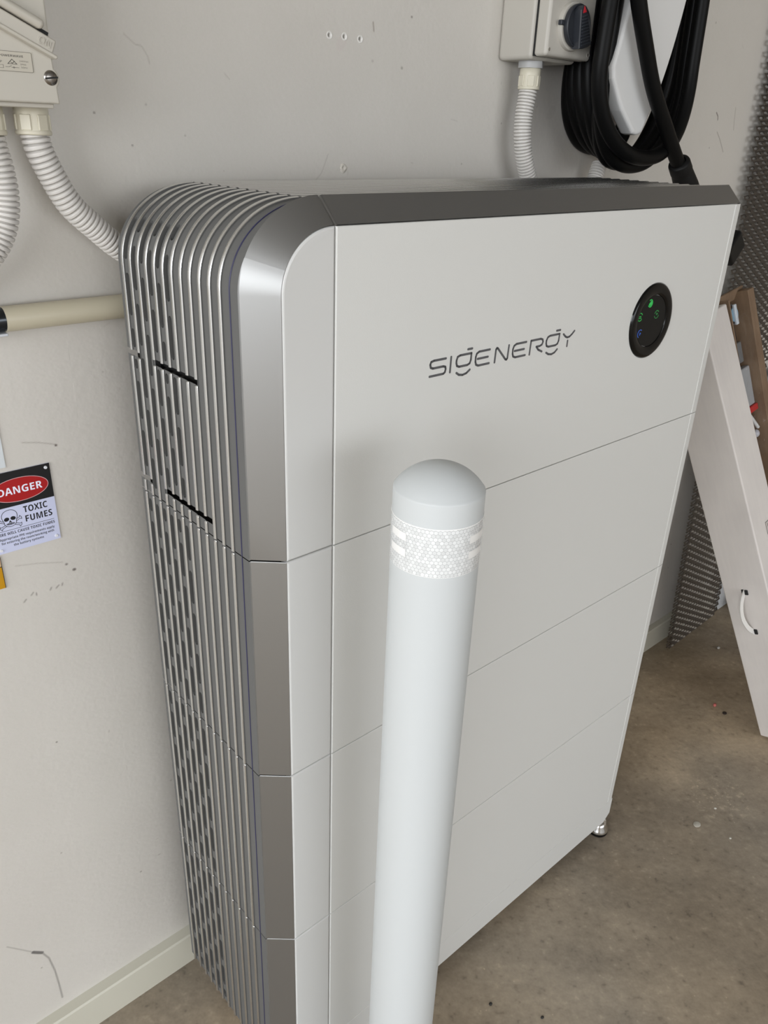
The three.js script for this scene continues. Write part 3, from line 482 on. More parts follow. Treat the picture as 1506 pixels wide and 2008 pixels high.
// ---------------------------------------------------------------- signs
{
  const t = thing('danger_sign', 'danger toxic fumes sign with red oval and skull on the wall', 'sign', [-0.141, 0.871, WZ]);
  mesh('sign_plate', T(new THREE.BoxGeometry(0.070, 0.094, 0.0012), 0, 0, 0.0009), mk([0.62, 0.64, 0.75], 0.4), t);
  const print = canvasTex(1050, 1410, (c, w, h) => {
    c.fillStyle = '#ccd0ea'; c.fillRect(0, 0, w, h); c.fillStyle = '#070507'; c.fillRect(0, 0, w, 610);
    c.fillStyle = '#a80508'; c.beginPath(); c.ellipse(525, 340, 460, 205, 0, 0, 7); c.fill(); c.strokeStyle = '#d8a9ae'; c.lineWidth = 10; c.stroke();
    c.fillStyle = '#eef0ff'; c.textAlign = 'center'; c.font = 'bold 178px sans-serif'; c.fillText('DANGER', 525, 402, 800);
    c.fillStyle = '#0a0a12'; c.textAlign = 'left'; c.font = 'bold 158px sans-serif'; c.fillText('TOXIC', 520, 770, 400); c.fillText('FUMES', 520, 940, 460);
    c.fillRect(60, 1010, 930, 7); c.textAlign = 'center'; c.font = 'bold 70px sans-serif'; c.fillText('FIRE WILL CAUSE TOXIC FUMES', 525, 1095, 940);
    c.font = 'bold 58px sans-serif'; c.fillText('Appropriate PPE requirements apply', 525, 1178, 900); c.fillText('for entering the room/working with', 525, 1248, 870); c.fillText('the battery systems', 525, 1318, 500);
    // skull and crossed bones warning symbol
    c.lineWidth = 9; c.strokeStyle = '#0a0a12'; c.fillStyle = '#ccd0ea';
    const bone = (x0, y0, x1, y1) => { const a = Math.atan2(y1 - y0, x1 - x0), nx = -Math.sin(a), ny = Math.cos(a); c.beginPath(); c.moveTo(x0 + nx * 16, y0 + ny * 16); c.lineTo(x1 + nx * 14 - Math.cos(a) * 20, y1 + ny * 14 - Math.sin(a) * 20); c.lineTo(x1 + nx * 34, y1 + ny * 34); c.lineTo(x1 + Math.cos(a) * 12, y1 + Math.sin(a) * 12); c.lineTo(x1 - nx * 34, y1 - ny * 34); c.lineTo(x1 - nx * 14 - Math.cos(a) * 20, y1 - ny * 14 - Math.sin(a) * 20); c.lineTo(x0 - nx * 16, y0 - ny * 16); c.fill(); c.stroke(); };
    bone(290, 890, 130, 960); bone(290, 890, 450, 960); bone(290, 905, 120, 830); bone(290, 905, 460, 830);
    c.beginPath(); c.moveTo(190, 850); c.bezierCurveTo(140, 760, 170, 660, 290, 655); c.bezierCurveTo(410, 660, 440, 760, 390, 850); c.lineTo(385, 890); c.bezierCurveTo(370, 975, 210, 975, 195, 890); c.closePath(); c.fill(); c.stroke();
    c.fillStyle = '#0a0a12'; c.beginPath(); c.ellipse(238, 815, 42, 34, -0.2, 0, 7); c.ellipse(342, 815, 42, 34, 0.2, 0, 7); c.fill(); c.beginPath(); c.moveTo(290, 835); c.lineTo(316, 885); c.lineTo(290, 875); c.lineTo(264, 885); c.closePath(); c.fill();
    c.beginPath(); c.ellipse(290, 905, 72, 20, 0, 0, 7); c.fill(); c.strokeStyle = '#ccd0ea'; c.lineWidth = 5; for (let i = -3; i <= 3; i++) { c.beginPath(); c.moveTo(290 + i * 20, 886); c.lineTo(290 + i * 20, 924); c.stroke(); }
  });
  mesh('sign_print', T(new THREE.PlaneGeometry(0.070, 0.094), 0, 0, 0.00165), new THREE.MeshStandardMaterial({ map: print, roughness: 0.7 }), t);
  for (const [x, y] of [[0.0305, 0.0425], [0.0305, -0.0425], [-0.0305, 0.0425], [-0.0305, -0.0425]]) { const g = new THREE.CylinderGeometry(0.0016, 0.0019, 0.0012, 20); g.rotateX(Math.PI / 2); mesh('fixing_pin', T(g, x, y, 0.0022), mk([0.75, 0.76, 0.8], 0.3), t); }
  const w = thing('warning_sign', 'pale sign with thin border above the danger sign at the left edge', 'sign', [-0.200, 0.9705, WZ]);
  mesh('sign_plate', T(new THREE.BoxGeometry(0.098, 0.094, 0.0012), 0, 0, 0.0009), mk([0.66, 0.7, 0.72], 0.35), w);
  const fr = new THREE.Shape(); fr.absarc(0.037, 0.035, 0.005, 0, Math.PI / 2); fr.absarc(-0.037, 0.035, 0.005, Math.PI / 2, Math.PI); fr.absarc(-0.037, -0.030, 0.005, Math.PI, Math.PI * 1.5); fr.absarc(0.037, -0.030, 0.005, Math.PI * 1.5, Math.PI * 2); const inn = new THREE.Path(); inn.absarc(0.037, 0.035, 0.0045, 0, Math.PI / 2); inn.absarc(-0.037, 0.035, 0.0045, Math.PI / 2, Math.PI); inn.absarc(-0.037, -0.030, 0.0045, Math.PI, Math.PI * 1.5); inn.absarc(0.037, -0.030, 0.0045, Math.PI * 1.5, Math.PI * 2); fr.holes.push(inn);
  mesh('border_line', T(new THREE.ExtrudeGeometry(fr, { depth: 0.0002, bevelEnabled: false, curveSegments: 8 }), 0, 0, 0.0015), M.grey, w);
  const y = thing('caution_sign', 'orange yellow sign below the danger sign at the left edge', 'sign', [-0.213, 0.802, WZ]);
  mesh('sign_plate', T(new THREE.BoxGeometry(0.078, 0.040, 0.0012), 0, 0, 0.0009), mk([0.55, 0.27, 0.0], 0.4), y);
  mesh('cream_strip', T(new THREE.BoxGeometry(0.078, 0.0125, 0.0003), 0, 0.01375, 0.00165), mk([0.6, 0.42, 0.25], 0.4), y);
  mesh('black_line', T(new THREE.BoxGeometry(0.078, 0.0009, 0.0004), 0, 0.0073, 0.0017), M.dark, y);
  mesh('black_border', T(new THREE.BoxGeometry(0.0006, 0.040, 0.0004), 0.0387, 0, 0.0017), M.dark, y);
}
{ // plugs left in the wall
  const LBL = ['white wall plug, first of three in the row above the storage stack', 'white wall plug, middle of the row above the storage stack', 'white wall plug, last of the row, nearest the rotary switch'];
  [0.286, 0.3085, 0.333].forEach((x, i) => {
    const g = new THREE.LatheGeometry([[0.0016, -0.012], [0.0017, -0.001], [0.0028, 0.0003], [0.0042, 0.0006], [0.0043, -0.0004]].map(p => new THREE.Vector2(...p)), 20); g.rotateX(Math.PI / 2); g.rotateZ(i);
    tag(mesh('wall_plug', T(g, x, [1.361, 1.3615, 1.361][i], WZ), mk([0.8, 0.78, 0.74], 0.4)), LBL[i], 'wall plug', 'wall plugs in a row');
  });
  const d = new THREE.LatheGeometry([[0.0001, 0.0004], [0.0018, 0.0002], [0.0030, 0.0014], [0.0046, 0.0010], [0.0058, 0]].map(p => new THREE.Vector2(...p)), 14); { const p = d.attributes.position; for (let i = 0; i < p.count; i++) { const k = 1 + 0.35 * Math.sin(p.getX(i) * 3000 + p.getZ(i) * 2100); p.setXYZ(i, p.getX(i) * k, p.getY(i) * k, p.getZ(i) * (2 - k)); } d.computeVertexNormals(); } d.rotateX(Math.PI / 2);
  tag(mesh('filler_patch', T(d, 0.309, 1.2185, WZ), mk([0.66, 0.62, 0.55], 0.7)), 'rough filler patch in the wall just above the storage stack', 'filler');
}

// ---------------------------------------------------------------- right rotary isolator
{
  const t = thing('rotary_isolator', 'beige wall box with dark rotary switch knob bearing a red pointer', 'switch', [0.634, 1.357, WZ]);
  mesh('back_box', T(new RoundedBoxGeometry(0.100, 0.150, 0.060, 4, 0.006), 0, 0.075, 0.030), M.beigeL, t);
  mesh('gasket', T(new THREE.BoxGeometry(0.094, 0.144, 0.004), 0, 0.076, 0.0615), M.dark, t, 'dark joint between box and lid');
  mesh('lid', T(new RoundedBoxGeometry(0.100, 0.146, 0.021, 4, 0.0045), 0, 0.0765, 0.0735), M.beigeL, t);
  for (const [x, y] of [[-0.0435, 0.011], [0.0435, 0.011]]) { const g = new THREE.TorusGeometry(0.0027, 0.0006, 8, 20); mesh('lid_screw_hole', T(g, x, y, 0.0841), M.beigeL, t); const h = new THREE.CylinderGeometry(0.0024, 0.0024, 0.0006, 18); h.rotateX(Math.PI / 2); mesh('screw_recess', T(h, x, y, 0.0840), mk([0.2, 0.18, 0.15], 0.7), t.children[t.children.length - 1]); }
  const L = (p, m, n, lab, par = t) => { const g = new THREE.LatheGeometry(p.map(q => new THREE.Vector2(...q)), 48); g.rotateX(Math.PI / 2); return mesh(n, T(g, -0.003, 0.0405, 0.0838), m, par, lab); };
  L([[0.0285, 0], [0.0285, 0.0055], [0.0275, 0.0068], [0.0001, 0.0068]], M.beigeL, 'knob_plate', 'beige round plate behind the knob');
  const kb = L([[0.0245, 0.007], [0.0255, 0.009], [0.0258, 0.013], [0.0248, 0.0145], [0.0235, 0.0145], [0.0225, 0.0118], [0.0001, 0.0118]], M.knob, 'rotary_knob', 'dark grey rotary knob');
  const kz = 0.0838, th = 0.28, hs = new THREE.Shape(); hs.moveTo(-0.0125, -0.0235); hs.quadraticCurveTo(0, -0.027, 0.0125, -0.0235); hs.lineTo(0.0055, 0.019); hs.quadraticCurveTo(0, 0.026, -0.0055, 0.019); hs.closePath();
  const hg = new THREE.ExtrudeGeometry(hs, { depth: 0.010, bevelEnabled: true, bevelSize: 0.001, bevelThickness: 0.0015, bevelSegments: 2 }); hg.rotateZ(th); mesh('knob_handle', T(hg, -0.003, 0.0405, kz + 0.0118), M.knob, kb);
  for (let i = 0; i < 10; i++) { const y = -0.021 + i * 0.0036, w = 0.021 - i * 0.0011, g = new THREE.BoxGeometry(w, 0.0014, 0.0012); g.translate(0, y, 0); g.rotateZ(th); mesh('grip_rib', T(g, -0.003, 0.0405, kz + 0.0240), mk([0.035, 0.04, 0.05], 0.5), kb); }
  const ps = new THREE.Shape([[-0.0034, 0.0150], [0.0034, 0.0150], [0, 0.0225]].map(p => new THREE.Vector2(...p))), pg = new THREE.ExtrudeGeometry(ps, { depth: 0.001, bevelEnabled: false }); pg.rotateZ(th); mesh('red_pointer', T(pg, -0.003, 0.0405, kz + 0.0232), mk([0.5, 0.02, 0.03], 0.4), kb, 'red pointer');
  mesh('lock_tab', T(new RoundedBoxGeometry(0.009, 0.006, 0.006, 2, 0.001), -0.0305, 0.0425, kz + 0.006), M.knob, t, 'small black lock tab');
  // hex nut and gland under the box
  const nut = new THREE.CylinderGeometry(0.0185, 0.0185, 0.0085, 6); mesh('hex_nut', T(nut, -0.0195, -0.0042, 0.036), M.greyNut, t, 'grey hexagonal nut');
  const c = thing('flexible_conduit', 'pale corrugated conduit dropping from the rotary switch box', 'conduit', [0, 0, 0], 'corrugated conduits');
  gland(c, 0.6145, 1.349, WZ + 0.036, 0.0150, 0.027, M.cream);
  mesh('corrugated_hose', corrugated([[0.6145, 1.326, WZ + 0.036], [0.6125, 1.31, WZ + 0.036], [0.610, 1.288, WZ + 0.036], [0.6105, 1.262, WZ + 0.037], [0.617, 1.236, WZ + 0.038], [0.630, 1.212, WZ + 0.038], [0.650, 1.185, WZ + 0.036], [0.68, 1.15, WZ + 0.03]], 0.0042, 0.0128), M.conduit, c);
  const d = thing('flexible_conduit', 'short pale corrugated conduit showing under the black cable coil', 'conduit', [0, 0, 0], 'corrugated conduits');
  mesh('corrugated_hose', corrugated([[0.828, 1.226, WZ + 0.026], [0.823, 1.218, WZ + 0.027], [0.818, 1.208, WZ + 0.028], [0.81, 1.19, WZ + 0.03], [0.80, 1.15, WZ + 0.03]], 0.0042, 0.0128), M.conduit, d);
}
// ---------------------------------------------------------------- wall charger with coiled cable
{
  const t = thing('wall_charger', 'white tapered wall charger hung with black cable', 'charger', [0, 0, WZ]);
  const s = new THREE.Shape(); s.moveTo(0.740, 1.272); s.quadraticCurveTo(0.752, 1.268, 0.763, 1.273); s.lineTo(0.790, 1.322); s.quadraticCurveTo(0.812, 1.370, 0.826, 1.446); s.lineTo(0.834, 1.62); s.lineTo(0.775, 1.72); s.lineTo(0.700, 1.50); s.lineTo(0.6885, 1.431); s.lineTo(0.6675, 1.352); s.lineTo(0.672, 1.338); s.quadraticCurveTo(0.690, 1.315, 0.704, 1.300); s.closePath();
  mesh('charger_body', plate(s, -0.17 - WZ, 0.024, 0.005, 4), M.holster, t, 'white tapered charger shell');
  const b = new THREE.Shape([[0.74, 1.50], [0.80, 1.50], [0.81, 1.58], [0.81, 1.66], [0.74, 1.66], [0.74, 1.58]].map(p => new THREE.Vector2(...p)));
  mesh('wall_bracket', plate(b, 0.114, 0.1139, 0.002), M.holster, t);
  const c = thing('charging_cable', 'black charging cable coiled round the white wall charger', 'cable', [0, 0, 0]);
  const loops = [[-0.287, 0.731, 0.902, 1.250], [-0.272, 0.724, 0.886, 1.246], [-0.255, 0.717, 0.972, 1.237], [-0.240, 0.708, 0.930, 1.232], [-0.222, 0.700, 0.936, 1.238], [-0.205, 0.689, 0.890, 1.231], [-0.188, 0.672, 0.880, 1.228], [-0.168, 0.640, 0.874, 1.240], [-0.150, 0.610, 0.832, 1.252]];
  loops.slice(0, 8).forEach(([z, l, r, b], k) => {
    const pts = [], cx = (l + r) / 2, a = (r - l) / 2, lowx = cx + 0.014 * Math.sin(k * 2.1), top = 1.80, Y = 1.365;
    for (let i = 0; i < 32; i++) { const an = i / 32 * Math.PI * 2, sx = Math.sin(an), cy = -Math.cos(an); pts.push(V3(cx + a * Math.sign(sx) * Math.pow(Math.abs(sx), 0.9) + (lowx - cx) * (cy < 0 ? 1 : 0) * cy * cy, Y + (cy < 0 ? cy * (Y - b) : cy * (top - Y)), z + 0.006 * Math.sin(an * 2 + k))); }
    mesh('cable_loop', new THREE.TubeGeometry(new THREE.CatmullRomCurve3(pts, true), 160, 0.0108, 14, true), M.cable, c);
  });
  const lead = [[0.745, 1.70, -0.185], [0.715, 1.765, -0.165], [0.655, 1.78, -0.150], [0.600, 1.73, -0.150], [0.583, 1.64, -0.150], [0.600, 1.56, -0.150], [0.640, 1.492, -0.150], [0.6725, 1.428, -0.150], [0.706, 1.378, -0.150], [0.741, 1.331, -0.150], [0.793, 1.281, -0.150], [0.838, 1.240, -0.150], [0.866, 1.217, -0.150]];
  mesh('hanging_lead', new THREE.TubeGeometry(new THREE.CatmullRomCurve3(lead.map(p => V3(...p))), 80, 0.0106, 16, false), M.cable, c, 'hanging end of the black cable');
  // strain relief boot and plug handle
  const dirv = V3(0.052, -0.050, 0.0).normalize(), q = new THREE.Quaternion().setFromUnitVectors(V3(0, 1, 0), dirv), boot = new THREE.LatheGeometry([[0.0108, 0], [0.0155, 0.001], [0.0165, 0.004], [0.0168, 0.018], [0.0158, 0.019], [0.0162, 0.0215], [0.0185, 0.05], [0.019, 0.075], [0.0001, 0.075]].map(p => new THREE.Vector2(...p)), 28); boot.applyQuaternion(q);
  mesh('strain_relief', T(boot, 0.846, 1.236, -0.150), M.rubber, c, 'black strain relief boot');
  const hp = [[0.896, 1.188, -0.150], [0.95, 1.145, -0.150], [1.0, 1.118, -0.150], [1.05, 1.105, -0.150]], hc = new THREE.CatmullRomCurve3(hp.map(p => V3(...p)));
  const h1 = new THREE.TubeGeometry(hc, 24, 0.019, 18, false); h1.translate(0, 0, 0);
  mesh('plug_handle', h1, M.matteBlack, c, 'black plug handle');
  const nose = new RoundedBoxGeometry(0.042, 0.050, 0.042, 4, 0.006); nose.rotateZ(-0.75); mesh('plug_nose', T(nose, 1.062, 1.098, -0.150), M.matteBlack, c, 'black plug nose');
}
// ---------------------------------------------------------------- expanded metal sheet leaning on the wall
{
  const pos = [], idx = [], px = 0.031, py = 0.0094, W = 0.250, rows = 165, d = 0.0022;
  const P = (x, y, z) => { pos.push(x, y, z); return pos.length / 3 - 1; };
  for (let j = 0; j < rows; j++) for (let i = -1; i < W / px; i++) {
    const x0 = i * px + (j & 1 ? px / 2 : 0), x1 = x0 + px; if (x0 < -0.016 || x1 > W + 0.016) continue;
    const y0 = j * py, y1 = y0 + py, xc = (x0 + x1) / 2, yc = (y0 + y1) / 2, hw = 0.0098, hh = 0.0026;
    // tilted cell: lower edge pushed out, upper edge pushed in, with a lens-shaped opening
    const Z = y => (0.5 - (y - y0) / py) * 2 * d;
    const O = [[x0, y0], [xc, y0], [x1, y0], [x1, yc], [x1, y1], [xc, y1], [x0, y1], [x0, yc]].map(([x, y]) => P(x, y, Z(y)));
    const I = [[xc - hw * 0.55, yc - hh * 0.8], [xc, yc - hh], [xc + hw * 0.55, yc - hh * 0.8], [xc + hw, yc], [xc + hw * 0.55, yc + hh * 0.8], [xc, yc + hh], [xc - hw * 0.55, yc + hh * 0.8], [xc - hw, yc]];
    const I0 = I.map(([x, y]) => P(x, y, Z(y))), I1 = I.map(([x, y]) => P(x, y, Z(y) - 0.0015));
    for (let k = 0; k < 8; k++) { const n = (k + 1) % 8; idx.push(O[k], O[n], I0[k], O[n], I0[n], I0[k]); idx.push(I0[k], I0[n], I1[k], I0[n], I1[n], I1[k]); }
    const b = [P(x0, y0, d), P(x1, y0, d), P(x1, y0, -d), P(x0, y0, -d)]; idx.push(b[0], b[3], b[1], b[1], b[3], b[2]);
  }
  const lp = [], li = [];
  for (let j = 0; j < rows; j++) for (let i = -1; i < W / px; i++) {
    const xc = i * px + (j & 1 ? px / 2 : 0) + px / 2, yc = j * py + py * 0.34; if (xc < 0.006 || xc > W - 0.006) continue;
    const q = lp.length / 3, n = 4; for (let k = 0; k <= n; k++) { const x = (k / n - 0.5) * 0.0135, e = 1 - Math.pow(x / 0.0072, 2); lp.push(xc + x, yc + 0.0016 * e - 0.0004, 0.0004, xc + x, yc - 0.0012 * e, 0.0006 + 0.0030 * e); if (k) { const a = q + (k - 1) * 2; li.push(a, a + 1, a + 2, a + 1, a + 3, a + 2); } }
  }
  const g = geomFrom(pos, idx).toNonIndexed(); g.computeVertexNormals();
  const place = h => { h.rotateX(-0.0275); h.rotateZ(0.046); h.translate(1.441, 0.004, -0.2515); return h; };
  const ms = tag(mesh('expanded_metal_sheet', place(g), mk([0.115, 0.10, 0.085], 0.42, 0.6)), 'dark expanded metal mesh sheet leaning upright against the wall', 'metal mesh');
  const lips = mesh('strand_lips', place(geomFrom(lp, li)), mk([0.55, 0.53, 0.50], 0.3, 0.5), ms, 'bright cut lips of the mesh openings'); lips.userData.kind = 'stuff';
}
// ---------------------------------------------------------------- white carton leaning back to the wall
const cardTex = (base, amp) => dataTex(512, 512, (u, v) => { const a = fbm(u * 6, v * 6, 4), b = fbm(u * 90, v * 12, 2), k = (a - 0.5) * amp + (b - 0.5) * amp * 0.35; return [base[0] + k, base[1] + k, base[2] + k * 0.9]; });
function boxFrame(o, d, e1, e2) { const m = new THREE.Matrix4(); m.makeBasis(V3(...e2), V3(...d), V3(...e1)); m.setPosition(...o); return m; } // local x = e2, y = d, z = e1
{
  const t = thing('white_carton', 'long white carton with rope handle leaning right of the storage stack', 'carton', [0, 0, 0]);
  const d = V3(-0.182, 0.916, -0.357).normalize(), e1 = V3(-0.07, 0.35, 0.934); e1.addScaledVector(d, -e1.dot(d)).normalize(); const e2 = V3(0, 0, 0).crossVectors(d, e1);
  t.matrixAutoUpdate = true; const m = new THREE.Matrix4().makeBasis(e2, d, e1); t.quaternion.setFromRotationMatrix(m); t.position.set(1.294, 0.001, 0.076);
  const w1 = 0.105, w2 = 0.089, len = 1.010, mat = new THREE.MeshStandardMaterial({ map: cardTex([224, 218, 213], 14), roughness: 0.6 });
  const g = new RoundedBoxGeometry(w2, len, w1, 4, 0.0035); uvPlanar(g, (x, y, z) => (x + z) * 2, (x, y) => y * 2); mesh('carton_body', T(g, w2 / 2, len / 2, w1 / 2), mat, t, 'white carton body');
  // crease lines across the carton
  // handle: flat strap bowed out of two slots in the left face
  const hy = 0.348, hz = 0.052;
  for (const s of [-1, 1]) { const sg = new RoundedBoxGeometry(0.004, 0.012, 0.014, 2, 0.001); mesh('handle_slot', T(sg, -0.0008, hy + s * 0.050, hz), M.dark, t, 'dark slot in the carton'); }
  const hcurve = new THREE.CatmullRomCurve3([[0.004, hy + 0.054, hz], [-0.004, hy + 0.048, hz - 0.001], [-0.017, hy + 0.028, hz - 0.004], [-0.022, hy, hz - 0.006], [-0.017, hy - 0.028, hz - 0.004], [-0.004, hy - 0.048, hz - 0.001], [0.004, hy - 0.054, hz]].map(p => V3(...p)));
  const hs = new THREE.Shape(); hs.moveTo(-0.001, -0.0055); hs.lineTo(0.0012, -0.005); hs.lineTo(0.0006, 0); hs.lineTo(0.0012, 0.005); hs.lineTo(-0.001, 0.0055); hs.closePath();
  mesh('strap_handle', new THREE.ExtrudeGeometry(hs, { steps: 40, extrudePath: hcurve, bevelEnabled: false }), mk([0.78, 0.76, 0.72], 0.4), t, 'white plastic strap handle');
  const arrows = canvasTex(256, 384, (c, w, h) => { c.fillStyle = '#cdc5bf'; c.fillRect(0, 0, w, h); c.strokeStyle = '#3c3834'; c.lineWidth = 12; c.strokeRect(14, 14, w - 28, h - 28); c.fillStyle = '#2c2926'; for (const x of [86, 170]) { c.fillRect(x - 9, 120, 18, 170); c.beginPath(); c.moveTo(x - 34, 140); c.lineTo(x + 34, 140); c.lineTo(x, 70); c.fill(); } c.fillRect(50, 300, 156, 12); });
  const ag = new THREE.PlaneGeometry(0.030, 0.040); ag.rotateZ(-Math.PI / 2); mesh('this_way_up_print', T(ag, 0.066, 0.533, w1 + 0.0003), new THREE.MeshStandardMaterial({ map: arrows, roughness: 0.6 }), t, 'printed arrow symbol');
  const mark2 = canvasTex(256, 256, (c, w, h) => { c.fillStyle = '#cdc5bf'; c.fillRect(0, 0, w, h); c.strokeStyle = '#3c3834'; c.lineWidth = 12; c.beginPath(); c.roundRect(14, 14, w - 28, h - 28, 50); c.stroke(); c.fillStyle = '#3c3834'; c.beginPath(); c.moveTo(80, 70); c.lineTo(176, 70); c.lineTo(150, 130); c.lineTo(136, 140); c.lineTo(136, 180); c.lineTo(166, 192); c.lineTo(90, 192); c.lineTo(120, 180); c.lineTo(120, 140); c.lineTo(104, 130); c.fill(); });
  const bg = new THREE.PlaneGeometry(0.032, 0.032); bg.rotateZ(-Math.PI / 2); mesh('fragile_print', T(bg, 0.070, 0.488, w1 + 0.0003), new THREE.MeshStandardMaterial({ map: mark2, roughness: 0.6 }), t, 'printed rounded symbol');
}
// ---------------------------------------------------------------- brown open carton with wrapped parts
{
  const t = thing('brown_carton', 'long open brown cardboard carton leaning behind the white carton', 'carton', [0, 0, 0]);
  const o = V3(1.385, 0.003, 0.075), top = V3(1.205, 1.0, -0.250), d = top.clone().sub(o).normalize(), e1 = V3(0, 0, 1).addScaledVector(d, -d.z).normalize(), e2 = V3(0, 0, 0).crossVectors(d, e1);
  const q = new THREE.Quaternion().setFromRotationMatrix(new THREE.Matrix4().makeBasis(e2, d, e1)), len = 1.03, w = 0.100, dep = 0.05;
  t.quaternion.copy(q); t.position.copy(o);
  const brown = new THREE.MeshStandardMaterial({ map: cardTex([130, 107, 85], 34), roughness: 0.75 }), th = 0.004;
  const wall = (n, x, y, z, sx, sy, sz) => { const g = new RoundedBoxGeometry(sx, sy, sz, 2, 0.0012); uvPlanar(g, (a, b, c) => (a + c) * 3, (a, b) => b * 3); return mesh(n, T(g, x, y, z), brown, t); };
  wall('back_panel', w / 2, len / 2, th / 2, w, len, th); wall('left_panel', th / 2, len / 2, dep / 2, th, len, dep); wall('right_panel', w - 0.012, len / 2, dep / 2, 0.024, len, dep); wall('bottom_panel', w / 2, th / 2, dep / 2, w - 0.002, th, dep);
  const fl = new RoundedBoxGeometry(w - 0.006, 0.026, th, 2, 0.001); fl.rotateX(0.5); uvPlanar(fl, (a, b, c) => (a + c) * 3, (a, b) => b * 3); mesh('top_flap', T(fl, w / 2, len - 0.004, dep * 0.45), brown, t, 'torn top flap');
  const inC = (x, y, z) => V3(x, y, z).applyQuaternion(q).add(o);
  const put = (name, g, mat, p, label, cat, rz = 0) => { const mm = mesh(name, g, mat); mm.quaternion.copy(q); if (rz) mm.rotateZ(rz); mm.position.copy(inC(...p)); return tag(mm, label, cat); };
  const clear = new THREE.MeshPhysicalMaterial({ color: 0xffffff, transmission: 1, thickness: 0, roughness: 0.04, ior: 1.35, specularIntensity: 0.6 });
  // crumpled clear bag over the parts
  const bag = new THREE.PlaneGeometry(0.052, 0.30, 24, 100); { const p = bag.attributes.position; for (let i = 0; i < p.count; i++) { const x = p.getX(i), y = p.getY(i); p.setZ(i, 0.010 * (fbm(x * 60 + 5, y * 45, 3) - 0.5) + 0.004 * Math.sin(y * 70 + x * 40)); } bag.computeVertexNormals(); }
  put('plastic_bag', bag, clear, [0.040, 0.84, 0.052], 'crumpled clear plastic bag inside the brown carton', 'bag');
  const dk = thing('capped_disc', 'round blue and white cap with a pale bar at the top of the brown carton', 'cap', [0, 0, 0]); dk.quaternion.copy(q); dk.position.copy(inC(0.038, 0.992, 0.030));
  const c1 = new THREE.CylinderGeometry(0.0145, 0.0145, 0.012, 32); c1.rotateX(Math.PI / 2); mesh('cap_disc', c1, mk([0.22, 0.36, 0.46], 0.3), dk, 'blue grey disc');
  const c2 = new THREE.TorusGeometry(0.0195, 0.0022, 8, 32); mesh('cap_ring', c2, mk([0.2, 0.2, 0.21], 0.3), dk, 'grey ring');
  mesh('cap_bar', T(new RoundedBoxGeometry(0.009, 0.042, 0.006, 2, 0.002), 0, 0, 0.008), mk([0.6, 0.66, 0.72], 0.3), dk, 'pale bar');
  put('metal_bracket', new RoundedBoxGeometry(0.046, 0.045, 0.012, 3, 0.003), mk([0.34, 0.36, 0.38], 0.35, 0.6), [0.048, 0.905, 0.016], 'silver grey metal bracket lying in the brown carton', 'bracket');
  put('grey_profile', new RoundedBoxGeometry(0.040, 0.085, 0.016, 3, 0.003), mk([0.36, 0.37, 0.385], 0.4), [0.050, 0.832, 0.024], 'plain grey profile lower in the brown carton', 'profile');
  put('red_band', new RoundedBoxGeometry(0.044, 0.014, 0.018, 3, 0.002), mk([0.5, 0.02, 0.02], 0.4), [0.052, 0.782, 0.026], 'red band below the grey profile in the brown carton', 'band');
  put('white_rod', (() => { const g = new THREE.CapsuleGeometry(0.004, 0.04, 6, 12); return g; })(), mk([0.7, 0.7, 0.7], 0.3), [0.056, 0.752, 0.030], 'slim white rod lying slanted below the red band', 'rod', 0.6);
  const bd = new THREE.SphereGeometry(0.008, 16, 12); bd.scale(1, 1.1, 0.8); put('pale_knob', bd, mk([0.55, 0.55, 0.6], 0.3), [0.058, 0.724, 0.030], 'small pale round knob below the white rod', 'knob');
  const bl = new RoundedBoxGeometry(0.042, 0.045, 0.012, 3, 0.004); put('dark_pouch', bl, mk([0.03, 0.028, 0.03], 0.3), [0.040, 0.955, 0.014], 'dark pouch under the clear bag in the brown carton', 'pouch');
}
// ---------------------------------------------------------------- pale panel and black plug in the corner
{
  const p = new THREE.Shape(rect(0, 0, 0.15, 0.735).map(a => new THREE.Vector2(...a)));
  const g = plate(p, 0.006, 0.012, 0.003, 3); g.rotateX(-0.02); g.translate(1.738, 0.001, -0.270);
  tag(mesh('spare_board', g, mk([0.55, 0.56, 0.57], 0.4)), 'pale plastic board standing against the wall beyond the mesh sheet', 'board');
  const b = new THREE.SphereGeometry(0.03, 24, 18); { const q = b.attributes.position; for (let i = 0; i < q.count; i++) { const k = 1 + 0.35 * (fbm(q.getX(i) * 60 + 9, q.getY(i) * 60 + q.getZ(i) * 40, 3) - 0.5); q.setXYZ(i, q.getX(i) * k, q.getY(i) * k * 1.2, q.getZ(i) * k * 0.8); } b.computeVertexNormals(); }
  tag(mesh('black_bundle', T(b, 1.79, 0.035, -0.215), M.rubber), 'small black bundle on the floor before the pale board', 'bundle');
}
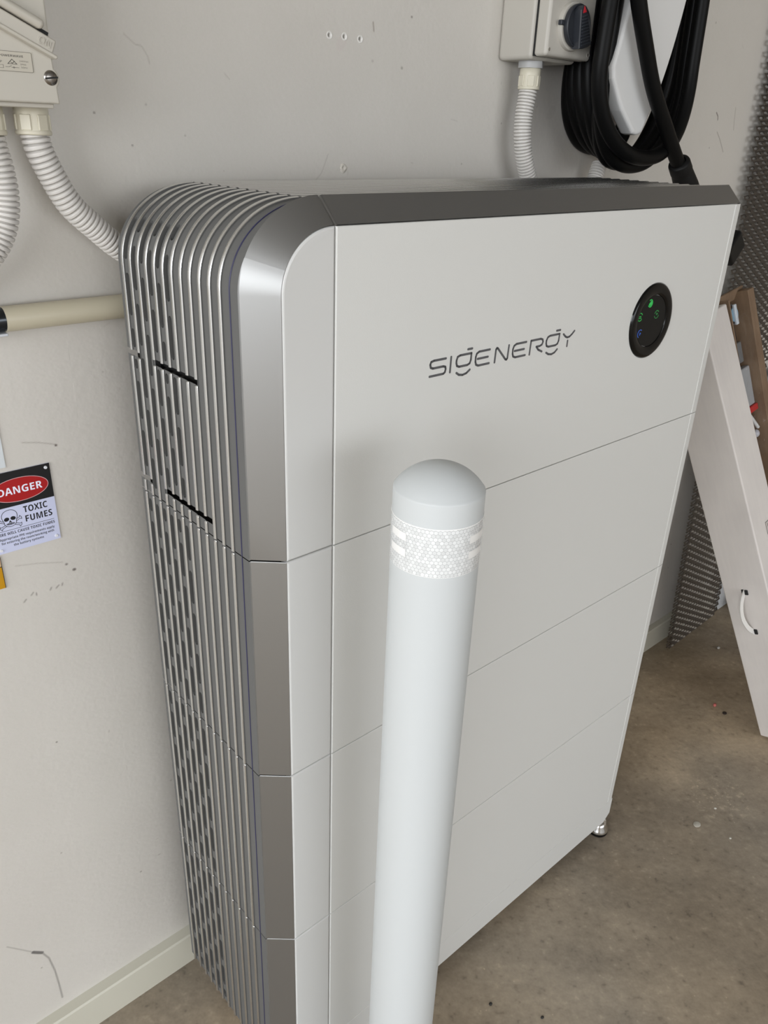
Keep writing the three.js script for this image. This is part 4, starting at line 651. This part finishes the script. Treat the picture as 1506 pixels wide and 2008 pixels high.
// ---------------------------------------------------------------- litter on the floor
{
  const lump = (name, x, z, r, h, rgb, label, cat, k = 0) => { const g = new THREE.SphereGeometry(1, 14, 10), p = g.attributes.position; for (let i = 0; i < p.count; i++) { const n = 1 + 0.3 * (fbm(p.getX(i) * 2 + k * 7 + 5, p.getZ(i) * 2 + p.getY(i) + 5, 2) - 0.5); p.setXYZ(i, p.getX(i) * r * n, p.getY(i) * h * n, p.getZ(i) * r * 0.8 * n); } g.computeVertexNormals(); tag(mesh(name, T(g, x, h * 0.85, z), mk(rgb, 0.6)), label, cat, 'litter on the concrete floor'); };
  lump('pebble', 0.925, 0.115, 0.0085, 0.0016, [0.55, 0.52, 0.45], 'flat pale pebble on the floor right of the chrome foot', 'pebble', 1);
  lump('red_bead', 1.313, -0.049, 0.005, 0.004, [0.6, 0.16, 0.14], 'small red bead on the floor beside the white carton', 'bead', 2);
  lump('dark_chip', 1.305, -0.019, 0.006, 0.002, [0.03, 0.02, 0.015], 'dark chip on the floor just below the red bead', 'chip', 3);
  const at = [[0.975, 0.135, 'white'], [0.960, 0.170, 'white'], [0.985, 0.115, 'white'], [1.00, 0.10, 'white'], [0.40, 0.185, 'black'], [0.545, 0.335, 'black']];
  lump('paint_fleck', 0.996, 0.118, 0.0034, 0.001, [0.72, 0.70, 0.64], 'white paint fleck right of the flat pale pebble', 'fleck', 4);
  lump('paint_fleck', 0.945, 0.177, 0.0028, 0.001, [0.72, 0.70, 0.64], 'white paint fleck nearer the front than the pale pebble', 'fleck', 5);
  lump('grit', 0.318, 0.087, 0.003, 0.002, [0.02, 0.018, 0.015], 'black grit close to the plinth edge by the bollard', 'grit', 6);
  lump('grit', 0.365, 0.155, 0.003, 0.002, [0.02, 0.018, 0.015], 'black grit farther from the plinth, nearest the frame bottom', 'grit', 7);
  lump('metal_bead', 1.555, -0.165, 0.005, 0.004, [0.4, 0.38, 0.34], 'tiny grey bead on the floor before the mesh sheet', 'bead', 8);
}
renderer.render(scene, camera);
